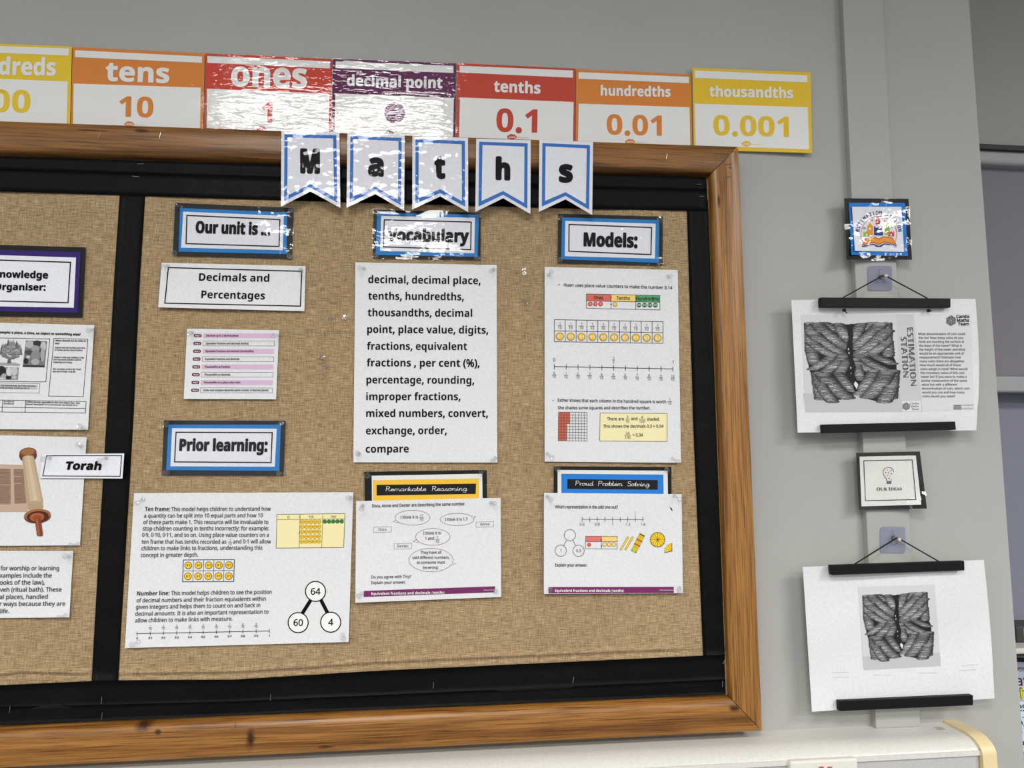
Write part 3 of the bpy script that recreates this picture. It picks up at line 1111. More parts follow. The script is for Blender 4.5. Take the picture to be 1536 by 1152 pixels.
s.line([MX(252, 425), MX(562, 431)], 0.6, DK, 3)
s.ell(*MX(356, 411), 1.0, 1.0, DK, 4)
s.ell(*MX(356, 440), 1.0, 1.0, DK, 4)


def counter(s, x, y, r, col, rim, t=None, tc=None, layer=4):
    s.ell(x, y, r, r, ink(rim), layer, 18)
    s.ell(x, y, r * 0.84, r * 0.84, ink(col), layer + 0.5, 18)
    if t:
        s.ctext(t, x, y + r * 0.3, r * 0.62, 'b', tc or WHITE, layer=layer + 1)


YEL, YRIM = (238, 194, 76), (150, 112, 30)
for x in (268, 290, 312):
    counter(s, *MX(x, 438), 3.4, (222, 96, 84), (150, 50, 44), '1')
counter(s, *MX(373, 440), 3.5, YEL, YRIM, '0.1')
for k, x in enumerate((474, 497, 520, 543)):
    counter(s, *MX(x, 443), 3.4, (46, 122, 72), (24, 76, 42), '0.01')
c4 = [MX(117, 504), MX(575, 513), MX(575, 604), MX(117, 597)]
s.frame(c4, 0.7, DK, 3)
s.line([bil(c4, 0, .51), bil(c4, 1, .51)], 0.7, DK, 3)
for k in range(10):
    if k:
        s.line([bil(c4, k / 10, 0), bil(c4, k / 10, 1)], 0.7, DK, 3)
    p = bil(c4, (k + .5) / 10, 0.27)
    s.frac('1', '10', p[0], p[1], 4.0, DK)
    p = bil(c4, (k + .5) / 10, 0.76)
    counter(s, p[0], p[1], 5.9, YEL, YRIM, '0.1')
s.line([MX(117, 702), MX(617, 712)], 0.9, DK, 3)
for k in range(11):
    x, y = 117 + 50 * k, 703 + k
    s.line([MX(x, y - 10), MX(x, y + 10)], 0.8, DK, 3)
    s.frac(str(k), '10', *MX(x - 1, y + 34 + 0.3 * k), 3.7, DK)
s.ctext('0', *MX(116, 681), 5.2, '', DK)
s.ctext('1', *MX(617, 690), 5.2, '', DK)
s.frac('1', '2', *MX(367, 674), 3.9, DK)
s.ell(*MX(112, 845), 1.0, 1.0, ink((130, 130, 130)))
s.text('Esther knows that each column in the hundred square is worth', MX(132, 850), MX(588, 857), 4.6, '', DK, 0.02)
s.frac('1', '10', *MX(603, 850), 4.0, DK)
s.text('She shades some squares and describes the number.', MX(132, 882), MX(522, 883), 4.6, '', DK, 0.02)
c4 = [MX(134, 894), MX(255, 895), MX(255, 1016), MX(133, 1015)]
s.quad([bil(c4, 0, 0), bil(c4, .3, 0), bil(c4, .3, 1), bil(c4, 0, 1)], ink((198, 100, 76)), 1, 3)
s.quad([bil(c4, .3, 0), bil(c4, .4, 0), bil(c4, .4, .4), bil(c4, .3, .4)], ink((198, 100, 76)), 1, 2)
for k in range(11):
    s.line([bil(c4, k / 10, 0), bil(c4, k / 10, 1)], 0.5, ink((76, 66, 66)), 3)
    s.line([bil(c4, 0, k / 10), bil(c4, 1, k / 10)], 0.5, ink((76, 66, 66)), 3)
c4 = [MX(310, 898), MX(592, 900), MX(592, 1018), MX(308, 1016)]
s.quad(c4, ink((240, 230, 178)), 1, 4)
s.frame(c4, 0.7, ink((112, 104, 76)), 3)
s.text('There are', MX(339, 929), MX(410, 929), 4.5, '', DK, 0.02)
s.frac('3', '10', *MX(425, 924), 4.2, DK)
s.text('and', MX(441, 928), MX(467, 928), 4.5, '', DK, 0.02)
s.frac('4', '100', *MX(487, 924), 4.2, DK)
s.text('shaded.', MX(508, 930), MX(560, 930), 4.5, '', DK, 0.02)
s.text('This shows the decimals 0.3 + 0.04', MX(323, 960), MX(577, 960), 4.5, '', DK, 0.02)
s.frac('34', '100', *MX(426, 992), 4.2, DK)
s.text('= 0.34', MX(448, 997), MX(490, 997), 4.5, '', DK, 0.02)
tag(s.build('printed_sheet'), 'tall white sheet with counters, a number line and a partly shaded hundred square', 'sheet')
pins('hundred square sheet', tl=(825.6, 409.6), tr=(1005.2, 414.6), bl=(825.6, 684), br=(1014, 690.6))

# ten frame sheet
q = 3.0316
TX = lambda x, y: (180 + x / q, 610 + y / q)
s = Sheet([(201.1, 739.6), (530, 738.3), (523, 963), (187.3, 972.2)], YS, PAPER, (0, 0, 0.003, 0.002), bow=0.001)
BODY = ink((58, 58, 61))
s.text('Ten frame:', TX(113, 475), TX(227, 475), 6.3, 'b', DK)
s.text('This model helps children to understand how', TX(233, 475), TX(685, 473), 6.0, '', BODY, 0.018)
LN = [('a quantity can be split into 10 equal parts and how 10', 109, 504.5, 649, 503), ('of these parts make 1. This resource will be invaluable to', 106, 534, 674, 533), ('stop children counting in tenths incorrectly; for example:', 103, 563, 676, 562), ('0\u22c59, 0\u22c510, 0\u22c511, and so on. Using place value counters on a', 100, 592, 676, 592), ('ten frame that has tenths recorded as', 98, 623, 483, 623), ('and 0\u22c51 will allow', 515, 622, 686, 622), ('children to make links to fractions, understanding this', 97, 653, 647, 650), ('concept in greater depth.', 94, 684, 355, 682)]
LN += [('of decimal numbers and their fraction equivalents within', 75, 890, 663, 882), ('given integers and helps them to count on and back in', 72, 920, 637, 911), ('decimal amounts. It is also an important representation to', 69, 951, 675, 941), ('allow children to make links with measure.', 69, 981, 511, 973)]
for t, x0, y0, x1, y1 in LN:
    s.text(t, TX(x0, y0), TX(x1, y1), 6.0, '', BODY, 0.018)
s.frac('1', '10', *TX(500, 616), 3.6, BODY)
s.text('Number line:', TX(77, 859), TX(224, 857), 6.3, 'b', DK)
s.text('This model helps children to see the position', TX(232, 857), TX(689, 851), 6.0, '', BODY, 0.018)
c4 = [TX(714, 490), TX(1023, 486), TX(1017, 640), TX(710, 643)]
s.quad(c4, ink((240, 228, 172)), 1, 5)
s.frame(c4, 0.7, ink((96, 88, 60)), 3)
s.line([bil(c4, 0, .155), bil(c4, 1, .155)], 0.6, ink((96, 88, 60)), 3)
for u in (.34, .675):
    s.line([bil(c4, u, 0), bil(c4, u, 1)], 0.6, ink((96, 88, 60)), 3)
for u, t in ((.17, 'O'), (.505, 'Tth'), (.835, 'Hth')):
    p = bil(c4, u, .125)
    s.ctext(t, p[0], p[1], 3.8, '', DK)
s.ell(*bil(c4, .335, .08), 0.9, 0.9, DK, 4)
s.ell(*bil(c4, .335, .57), 0.9, 0.9, DK, 4)
for r in range(5):
    for k in range(5):
        counter(s, *TX(829 + 19.3 * k - r * 0.6, 524 + 22.3 * r - k * 0.2), 3.15, (250, 204, 48), (140, 104, 20), '0.1', DK)
for k in range(5):
    counter(s, *TX(931 + 19.3 * k, 522.5 - k * 0.2), 3.1, (58, 124, 58), (28, 70, 30))
c4 = [TX(288, 697), TX(520, 695), TX(517, 795), TX(284, 796)]
s.frame(c4, 1.0, ink((58, 64, 84)), 3)
s.line([bil(c4, 0, .5), bil(c4, 1, .5)], 0.6, ink((58, 64, 84)), 3)
for k in range(5):
    if k:
        s.line([bil(c4, k / 5, 0), bil(c4, k / 5, 1)], 0.6, ink((58, 64, 84)), 3)
    for v in (.25, .75):
        counter(s, *bil(c4, (k + .5) / 5, v), 5.6, (250, 200, 44), (96, 70, 16), '0\u22c51', DK)
a, b = TX(77, 1032), TX(679, 1020)
s.line([a, b], 0.9, DK, 3)
for k in range(11):
    x, y = lerp(a, b, k / 10)
    s.line([(x, y - 2.4), (x, y + 2.4)], 0.8, DK, 3)
    s.ctext('0' if k == 0 else '1' if k == 10 else '0\u22c5%d' % k, x, y + 8.6, 3.4, 'b', BODY)
    if 0 < k < 10:
        s.frac(str(k), '10', x, y - 8.6, 3.0, BODY, 0.45)
for x0, y0, x1, y1 in ((872, 872, 826, 945), (910, 872, 946, 942)):
    s.line([TX(x0, y0), TX(x1, y1)], 5.4, INK, 1)
for x, y, t in ((889, 840, '64'), (810, 982, '60'), (958, 980, '4')):
    p = TX(x, y)
    s.ell(*p, 15.2, 15.2, WHITE, 2, 36)
    s.ring(*p, 15.0, 15.0, 1.6, INK, 3, 40)
    s.ctext(t, p[0], p[1] + 4.8, 9.6, '', INK, 0.98, bold=0.03, res=3)
tag(s.build('printed_sheet'), 'large white sheet explaining a ten frame, with linked circles 64, 60 and 4', 'sheet')
pins('ten frame sheet', tl=(208.4, 752.5), tr=(524, 747), bl=(201.8, 965.6), br=(514.8, 955.4))


# joined-up school handwriting as pen strokes: x grows to the right, the small letters are 0.5 high, capitals 1
def arc(cx, cy, rx, ry, a0, a1, n=9):
    return [(cx + rx * math.cos(math.radians(a0 + (a1 - a0) * k / n)), cy + ry * math.sin(math.radians(a0 + (a1 - a0) * k / n))) for k in range(n + 1)]


HAND = {
    'R': (0.62, [[(0.08, 0), (0.08, 1)], [(0.0, 0.92)] + arc(0.22, 0.76, 0.26, 0.24, 110, -90) + [(0.1, 0.52)], [(0.26, 0.52), (0.52, 0.0), (0.62, 0.04)]]),
    'P': (0.62, [[(0.08, 0), (0.08, 1)], [(0.0, 0.92)] + arc(0.24, 0.74, 0.28, 0.26, 110, -90) + [(0.1, 0.48)]]),
    'S': (0.58, [arc(0.28, 0.76, 0.22, 0.24, 30, 260) + arc(0.28, 0.26, 0.24, 0.26, 80, -150)]),
    'e': (0.46, [[(0.0, 0.02), (0.12, 0.22), (0.38, 0.3)] + arc(0.24, 0.26, 0.16, 0.24, 10, 310) + [(0.46, 0.06)]]),
    'm': (0.78, [[(0.0, 0.1), (0.12, 0.48), (0.12, 0)], [(0.12, 0.3)] + arc(0.25, 0.36, 0.12, 0.13, 170, 0) + [(0.37, 0)], [(0.37, 0.3)] + arc(0.5, 0.36, 0.12, 0.13, 170, 0) + [(0.62, 0.06), (0.7, 0.0), (0.78, 0.06)]]),
    'n': (0.54, [[(0.0, 0.1), (0.12, 0.48), (0.12, 0)], [(0.12, 0.3)] + arc(0.25, 0.36, 0.12, 0.13, 170, 0) + [(0.37, 0.06), (0.45, 0.0), (0.54, 0.06)]]),
    'a': (0.54, [arc(0.22, 0.25, 0.18, 0.25, 50, 360, 12), [(0.4, 0.48), (0.4, 0.06), (0.47, 0.0), (0.54, 0.06)], [(0.0, 0.02), (0.08, 0.1)]]),
    'o': (0.52, [arc(0.22, 0.25, 0.18, 0.25, 90, 450, 14) + [(0.3, 0.44), (0.52, 0.44)], [(0.0, 0.02), (0.08, 0.12)]]),
    'r': (0.4, [[(0.0, 0.3), (0.12, 0.48), (0.12, 0)], [(0.12, 0.3)] + arc(0.24, 0.36, 0.12, 0.12, 170, 60) + [(0.4, 0.44)]]),
    'k': (0.52, [[(0.0, 0.06), (0.12, 0.9), (0.12, 0)], [(0.36, 0.48), (0.13, 0.24), (0.4, 0.0), (0.52, 0.06)]]),
    'b': (0.5, [[(0.0, 0.06), (0.12, 0.9), (0.12, 0.1)], arc(0.27, 0.24, 0.16, 0.24, 170, -170, 12), [(0.3, 0.47), (0.5, 0.42)]]),
    'l': (0.3, [[(0.0, 0.06), (0.12, 0.9), (0.12, 0.08), (0.2, 0.0), (0.3, 0.06)]]),
    's': (0.42, [[(0.0, 0.04), (0.22, 0.5)] + arc(0.2, 0.14, 0.16, 0.15, 60, -150) + [(0.16, 0.0), (0.42, 0.06)]]),
    'i': (0.3, [[(0.0, 0.06), (0.12, 0.48), (0.12, 0.06), (0.2, 0.0), (0.3, 0.06)], [(0.13, 0.68), (0.13, 0.74)]]),
    'g': (0.54, [arc(0.22, 0.25, 0.18, 0.25, 50, 360, 12), [(0.4, 0.48), (0.4, -0.28)] + arc(0.24, -0.28, 0.16, 0.14, 0, -170), [(0.4, 0.0), (0.54, 0.08)]]),
    'u': (0.56, [[(0.0, 0.1), (0.1, 0.48), (0.1, 0.14)] + arc(0.23, 0.13, 0.13, 0.13, 180, 360) + [(0.36, 0.48), (0.36, 0.08), (0.46, 0.0), (0.56, 0.06)]]),
    'd': (0.54, [arc(0.22, 0.25, 0.18, 0.25, 50, 360, 12), [(0.4, 0.92), (0.4, 0.06), (0.47, 0.0), (0.54, 0.06)], [(0.0, 0.02), (0.08, 0.1)]]),
    'v': (0.5, [[(0.0, 0.3), (0.08, 0.48), (0.2, 0.02), (0.36, 0.46), (0.5, 0.42)]]),
    ' ': (0.34, []),
}


def joined(s, t, p0, p1, cap):
    total = sum(HAND[c][0] for c in t)
    p0, p1 = np.array(p0, float), np.array(p1, float)
    d = p1 - p0
    sx = np.linalg.norm(d) / total
    ex = d / np.linalg.norm(d)
    x = 0.0
    for c in t:
        for st in HAND[c][1]:
            s.line([tuple(p0 + ex * ((x + a + 0.12 * b) * sx) + np.array((0, -b * cap))) for a, b in st], 0.62, WHITE, 3)
        x += HAND[c][0]


# half hidden coloured headers and the two question sheets
def header(label, black, white, col, band, bar, t, t0, t1):
    e = empty('header_card', at(*np.mean(np.array(black), axis=0), YS), label, 'sign')
    Sheet(black, YS, BLACKC, wave=0.0002, thick=0.0006, seed=3).build('backing_card', e)
    s = Sheet(white, YS + 0.0008, GLOSSW, wave=0.0002, thick=0.0005, seed=3)
    s.quad(band, ink(col), 1)
    s.quad(bar, ink((24, 24, 28)), 2)
    joined(s, t, t0, t1, 6.6)
    s.build('printed_card', e)


header('yellow and black header card reading Remarkable Reasoning', [(546.5, 707.6), (729.9, 705), (731, 800), (547.5, 800)], [(557.5, 713.6), (723.3, 710.6), (724.5, 795), (558.5, 795)], (240, 190, 62), [(559.3, 720.4), (718.5, 717.6), (719, 790), (560, 790)], [(564.9, 727.3), (714.1, 725.4), (713.5, 740.9), (564.9, 743.3)], 'Remarkable  Reasoning', (577.9, 736.6), (700.7, 735.6))
header('blue and black header card reading Proud Problem Solving', [(830.7, 699.5), (1006.9, 700.5), (1008, 790), (830.7, 790)], [(836.4, 704.9), (1001.4, 706), (1002.5, 785), (836.4, 785)], (40, 124, 210), [(842.1, 710.6), (995.1, 711.8), (996, 780), (842.1, 780)], [(851.1, 718.6), (986.7, 720.2), (986.5, 734.5), (850.9, 733.3)], 'Proud  Problem  Solving', (862.6, 727.9), (974.3, 729.3))
pins('Remarkable Reasoning header', tl=(551.5, 711.6), tr=(722.7, 709))
pins('Proud Problem Solving header', tl=(835.3, 703.6), tr=(1000, 704.4))

q = 5.007
RX = lambda x, y: (510 + x / q, 690 + y / q)
s = Sheet([(534.2, 751.7), (751, 746.7), (751.9, 895.5), (533, 904.1)], YS + 0.0022, PAPER, (0, 0, 0.002, 0.002), bow=0.002)
GR = ink((70, 70, 74))
PU = ink((118, 42, 96))
s.text('Dora, Annie and Dexter are describing the same number.', RX(242, 356), RX(942, 340), 4.5, '', GR, 0.03)


def bubble(s, cx, cy, rx, ry, tail, m):
    s.ring(cx, cy, rx, ry, 0.5, m, 3, 34)
    s.poly([tail[0], tail[1], tail[2]], m, 2)
    a, b, c = [np.array(t) for t in tail]
    k = (a + b + c) / 3
    s.poly([tuple(k + (v - k) * 0.72 + np.array((np.sign(cx - k[0]) * 0.5, 0))) for v in (a, b, c)], WHITE, 3)


BB = ink((130, 66, 100))
bubble(s, *RX(545, 433), 131 / q, 56 / q, [RX(420, 452), RX(394, 464), RX(440, 470)], BB)
s.text('I think it is', RX(455, 440), RX(586, 438), 4.3, '', GR, 0.02)
s.frac('17', '10', *RX(612, 433), 3.9, GR)
bubble(s, *RX(880, 446), 126 / q, 46 / q, [RX(990, 418), RX(1022, 424), RX(1002, 440)], BB)
s.text('I think it is 1.7', RX(790, 457), RX(958, 454), 4.3, '', GR, 0.02)
bubble(s, *RX(697, 577), 129 / q, 63 / q, [RX(574, 597), RX(546, 614), RX(590, 620)], BB)
s.text('I think it is', RX(626, 560), RX(758, 558), 4.3, '', GR, 0.02)
s.text('1 and', RX(640, 600), RX(706, 598), 4.3, '', GR, 0.02)
s.frac('7', '10', *RX(731, 598), 3.9, GR)
bubble(s, *RX(684, 751), 166 / q, 88 / q, [RX(842, 776), RX(876, 776), RX(826, 794)], BB)
for t, x0, x1, y in (('They have all', 606, 760, 705), ('said different numbers,', 545, 821, 743), ('so someone must', 577, 788, 780), ('be wrong.', 625, 740, 818)):
    s.text(t, RX(x0, y), RX(x1, y - 2), 4.2, '', GR, 0.02)
for t, x, y in (('Dora', 319, 522), ('Dexter', 473, 647), ('Annie', 1088, 483)):
    p = RX(x, y)
    s.frame([(p[0] - 13.3, p[1] - 3.6), (p[0] + 13.3, p[1] - 4.2), (p[0] + 13, p[1] + 3.8), (p[0] - 13.3, p[1] + 4.4)], 0.5, ink((150, 130, 150)), 2)
    s.ctext(t, p[0], p[1] + 1.8, 4.2, '', GR)
s.text('Do you agree with Tiny?', RX(235, 890), RX(535, 885), 4.3, '', GR, 0.02)
s.text('Explain your answer.', RX(235, 932), RX(495, 928), 4.3, '', GR, 0.02)
s.quad([RX(180, 983), RX(1166, 948), RX(1160, 994), RX(177, 1029)], PU, 1)
s.text('Equivalent fractions and decimals (tenths)', RX(235, 1014), RX(788, 1004), 3.9, 'b', WHITE, 0.0)
s.text('© White Rose Education', RX(1075, 982), RX(1152, 979), 1.6, '', WHITE)
tag(s.build('printed_sheet'), 'white question sheet with speech bubbles, hanging over the yellow header card', 'sheet')
pins('speech bubble question sheet', 0.0245, tl=(543, 761.5), tr=(739.7, 755), bl=(540, 892.5), br=(742.7, 886.7))

q = 5.237
PX = lambda x, y: (790 + x / q, 690 + y / q)
s = Sheet([(816, 739.3), (1022.4, 741.2), (1024.3, 889.7), (815.8, 890.9)], YS + 0.0022, PAPER, (0, 0, 0.002, 0.002), bow=0.002)
s.text('Which representation is the odd one out?', PX(225, 379), PX(716, 381), 4.5, '', GR, 0.03)
s.line([PX(436, 466), PX(914, 468)], 0.6, DK, 3)
for k in range(9):
    x = 436 + 59.7 * k
    s.line([PX(x, 448), PX(x, 486)], 0.6, DK, 3)
for x, t in ((436, '0.6'), (555, '0.8'), (675, '1'), (796, '1.2'), (914, '1.4')):
    p = PX(x, 515)
    s.ctext(t, p[0], p[1], 4.2, '', GR)
s.line([PX(854, 404), PX(854, 450)], 0.7, ink((210, 170, 110)), 3)
for a, b in (((314, 632), (291, 672)), ((364, 630), (384, 670))):
    s.line([PX(*a), PX(*b)], 0.6, DK, 3)
for x, y, t in ((340, 590, ''), (268, 712, '1'), (408, 713, '0.3')):
    p = PX(x, y)
    s.ring(*p, 8.5, 8.5, 0.6, DK, 3, 30)
    if t:
        s.ctext(t, p[0], p[1] + 2, 4.2, '', DK)
s.quad([PX(464, 598), PX(588, 598), PX(587, 641), PX(463, 641)], ink((222, 116, 110)), 1, 3)
s.quad([PX(588, 598), PX(711, 600), PX(711, 641), PX(587, 641)], ink((240, 208, 120)), 1, 3)
s.frame([PX(464, 598), PX(711, 600), PX(711, 699), PX(462, 696)], 0.6, ink((90, 88, 96)), 3)
s.line([PX(463, 641), PX(711, 641)], 0.6, ink((90, 88, 96)), 3)
s.line([PX(588, 598), PX(587, 698)], 0.6, ink((90, 88, 96)), 3)
s.ell(*PX(587, 627), 1, 1, DK, 4)
s.ell(*PX(587, 676), 1, 1, DK, 4)
counter(s, *PX(491, 665), 3.0, (220, 100, 80), (150, 60, 50))
for x in (613, 649, 685):
    counter(s, *PX(x, 663), 3.3, (240, 200, 96), (150, 116, 50), '0.1')
YL = ink((246, 206, 40))
OUTL = ink((104, 90, 24))
for x in (0, 37):
    s.line([PX(742 + x, 700), PX(795 + x, 609)], 2.9, OUTL, 2)
    s.line([PX(742 + x, 700), PX(795 + x, 609)], 1.9, YL, 3)
a, b = np.array(PX(850, 702)), np.array(PX(899, 604))
d = (b - a) / np.linalg.norm(b - a)
nn = np.array([-d[1], d[0]])
s.line([tuple(a), tuple(b)], 8.6, OUTL, 2)
for k in range(5):
    o_ = nn * (k - 2) * 1.6
    s.line([tuple(a + o_ - d * 1.6), tuple(b + o_ + d * 1.6)], 1.1, YL, 3)
s.ell(*(a - d * 1.5), 3.9, 2.6, ink((190, 196, 60)), 3.5, 16, 0.5)
for t in (0.36, 0.72):
    c_ = a + (b - a) * t
    s.line([tuple(c_ - nn * 3.9), tuple(c_ + nn * 3.9)], 2.0, ink((180, 84, 36)), 4)


def cake(s, cx, cy, r, a0, a1, n):
    g = [(cx, cy)] + [(cx + r * math.cos(math.radians(a0 + (a1 - a0) * k / 24)), cy + r * math.sin(math.radians(a0 + (a1 - a0) * k / 24))) for k in range(25)]
    s.poly(g, ink((122, 92, 30)), 2)
    m = np.mean(np.array(g), axis=0) if a1 - a0 < 350 else np.array((cx, cy))
    s.poly([tuple(m + (np.array(p) - m) * 0.9) for p in g], YL, 3)
    for k in range(n + 1):
        t = math.radians(a0 + (a1 - a0) * k / n)
        s.line([(cx, cy), (cx + r * math.cos(t), cy + r * math.sin(t))], 0.5, ink((110, 84, 30)), 4)
        if k < n:
            t = math.radians(a0 + (a1 - a0) * (k + .5) / n)
            s.ell(cx + r * .78 * math.cos(t), cy + r * .78 * math.sin(t), 0.6, 0.6, ink((140, 100, 40)), 4, 8)


cake(s, *PX(1029, 626), 11.4, 0, 359.9, 12)
cake(s, *PX(1143, 716), 11.6, 168, 268, 3)
s.text('Explain your answer.', PX(225, 836), PX(477, 837), 4.5, '', GR, 0.03)
s.quad([PX(172, 998), PX(1156, 996), PX(1156, 1044), PX(172, 1048)], PU, 1)
s.text('Equivalent fractions and decimals (tenths)', PX(222, 1036), PX(765, 1037), 4.0, 'b', WHITE, 0.0)
s.text('© White Rose Education', PX(1042, 1026), PX(1152, 1026), 1.6, '', WHITE)
p = PX(1135, 384)
s.poly([(p[0] - 2, p[1] - 3), (p[0] + 1, p[1] - 1), (p[0] + 2.4, p[1] + 3.5), (p[0], p[1] + 2)], ink((40, 42, 66)), 2)
tag(s.build('printed_sheet'), 'white question sheet with a number line and yellow sticks, hanging over the blue header card', 'sheet')
pins('odd one out question sheet', 0.0245, tl=(824.4, 747.7), tr=(1017.2, 747.3), bl=(825.3, 884.8), br=(1019, 884.8))

pins('Our unit is title card', 0.0236, tl=(266, 308), tr=(435.5, 316), bl=(261, 379), br=(434, 384))
pins('Prior learning title card', 0.0236, tl=(248.6, 637), tr=(420.8, 635.5), bl=(248.6, 709), br=(421.5, 710))
pins('Vocabulary title card', 0.0236, tl=(566, 318), tr=(716.5, 322.5), bl=(564, 383), br=(717, 386))
pins('Models title card', 0.0236, tl=(842, 326), tr=(990, 329.5), bl=(841, 389), br=(989, 394))
for x, y, lab in ((492.7, 477.7, 'left of two spare push pins in the hessian right of the Decimals and Percentages card'), (517, 478, 'spare push pin close to the left edge of the white word list'), (483, 536, 'upper of two spare push pins close together in the hessian right of the steps sheet'), (487, 551.5, 'lower of two spare push pins close together in the hessian right of the steps sheet'), (786.6, 407, 'spare push pin between the tops of the word list and the hundred square sheet'), (788.5, 452, 'spare push pin in the hessian between the word list and the row of ten counters'), (777.8, 639, 'spare push pin low in the hessian between the word list and the hundred square sheet'), (745.3, 737, 'spare clear push pin in the hessian right of the Remarkable Reasoning header')):
    pin(x, y, lab, 0.0192, (random.uniform(-.5, .5), random.uniform(-.6, .2)))

# ------------------------------------------------------------------ left hand column
q = 6.773
WX = lambda x, y: (x / q, 480 + y / q)
s = Sheet([(-172, 480), (141.4, 487.6), (132, 644.6), (-186, 643)], YS, PAPER, (0, 0.002, 0.002, 0), bow=0.001)
s.text('people: a place, a time, an object or something else?', WX(-6, 134), WX(817, 158), 3.4, 'b', INK, 0.03)
s.frame([WX(-500, 172), WX(505, 192), WX(465, 628), WX(-520, 618)], 0.7, INK)
# burning bush drawing
for k in range(26):
    t = math.radians(180 + 180 * k / 25)
    bx, by = 112 + 100 * math.cos(t), 330 + 85 * math.sin(t)
    s.poly([WX(bx - 15, by + 24), WX(bx + random.uniform(-8, 8), by - random.uniform(18, 60)), WX(bx + 15, by + 24)], grey(random.choice((120, 144, 96))), 2 + 0.01 * k)
for k in range(40):
    t, r_ = random.uniform(0, 6.28), random.uniform(0, 1) ** .5
    x, y = 112 + 88 * r_ * math.cos(t), 335 + 62 * r_ * math.sin(t)
    p = WX(x, y)
    s.ell(*p, 3.4, 2.4, grey(104), 2.4 + 0.01 * k, 10)
    s.ell(p[0], p[1] - .5, 2.9, 1.8, grey(random.choice((144, 160, 128))), 2.405 + 0.01 * k, 10)
s.poly([WX(80, 395), WX(106, 395), WX(112, 440), WX(72, 440)], grey(96), 3)
s.poly([WX(-20, 432), WX(150, 432), WX(205, 450), WX(190, 464), WX(-20, 460)], grey(160), 2.2)
# two grey photographs
c4 = [WX(262, 207), WX(478, 215), WX(452, 480), WX(230, 476)]
s.quad(c4, grey(120), 2, 3)
for (u, v, rx, ry, g_) in ((.2, .15, .22, .14, 176), (.55, .1, .2, .12, 48), (.85, .2, .14, .18, 192), (.2, .45, .2, .1, 72), (.5, .3, .2, .13, 152), (.55, .55, .24, .2, 136), (.85, .5, .1, .3, 168), (.75, .5, .05, .25, 56), (.12, .78, .12, .12, 40), (.55, .8, .2, .12, 168), (.2, .62, .1, .06, 190)):
    p = bil(c4, u, v)
    s.ell(p[0], p[1], rx * 31, ry * 39, grey(g_), 2.2 + u * .1 + v * .3, 14)
s.quad([bil(c4, 0, .93), bil(c4, 1, .93), c4[2], c4[3]], grey(48), 2.9, 2)
c4 = [WX(-60, 476), WX(190, 482), WX(180, 608), WX(-60, 606)]
s.quad(c4, grey(136), 2, 3)
for (u, v, rx, ry, g_) in ((.3, .3, .2, .4, 40), (.62, .35, .12, .35, 208), (.82, .3, .16, .34, 192), (.55, .3, .03, .3, 120), (.7, .3, .02, .3, 112), (.4, .7, .1, .2, 170), (.35, .9, .15, .08, 210), (.6, .82, .12, .16, 40), (.85, .8, .1, .14, 184)):
    p = bil(c4, u, v)
    s.ell(p[0], p[1], rx * 36, ry * 19, grey(g_), 2.2 + u * .3, 14)
s.frame([WX(548, 186), WX(892, 196), WX(845, 778), WX(493, 772)], 0.7, INK)
for t, x0, x1, y, st in (('What should we be able to', 562, 872, 216, 'b'), ('do?', 558, 602, 243, 'b'), ('Explain what the burning bush does', 556, 865, 287, 'i'), ('in Exodus teaches about holiness', 554, 838, 311, 'i'), ('Explain in what way Shabbat is holy', 546, 852, 385, 'i'), ('and how Jewish families mark its', 543, 826, 408, 'i'), ('beginning and ending', 541, 730, 434, 'i'), ('Give examples of what the Torah', 536, 820, 504, 'i'), ('says about living a holy life.', 533, 768, 528, 'i')):
    s.text(t, WX(x0, y), WX(x1, y + 4), 2.3, st, DK, 0.03)
s.frame([WX(-300, 634), WX(405, 646), WX(396, 742), WX(-300, 734)], 0.5, ink((90, 90, 90)))
s.quad([WX(-40, 652), WX(382, 662), WX(380, 706), WX(-44, 698)], grey(192), 1, 3)
s.text('You shall be holy, for I the Lord your', WX(5, 672), WX(362, 678), 2.3, 'b', DK)
s.text('God am holy. Leviticus 19 v 2', WX(2, 695), WX(298, 701), 2.3, 'b', DK)
for a, b in (((-400, 806), (874, 828)), ((-400, 880), (870, 898)), ((-400, 930), (868, 944)), ((874, 828), (868, 944)), ((262, 816), (254, 934)), ((28, 812), (20, 930))):
    s.line([WX(*a), WX(*b)], 0.7, INK)
s.text('Bar Mitzvah', WX(38, 834), WX(142, 836), 2.2, 'b', DK)
s.text('Bat Mitzvah', WX(38, 856), WX(140, 858), 2.2, 'b', DK)
s.text('Children become responsible for their own religious lives.  Boys', WX(268, 838), WX(812, 850), 2.2, '', DK, 0.04)
s.text('become "bar mitzvah" at 13. Girls become "bat mitzvah" at 12.', WX(266, 862), WX(790, 872), 2.2, '', DK, 0.04)
tag(s.build('printed_sheet'), 'white worksheet with grey pictures and boxed text below the purple title card', 'sheet')
pins('worksheet with grey pictures', tr=(135, 495.5), br=(121.5, 640.5))

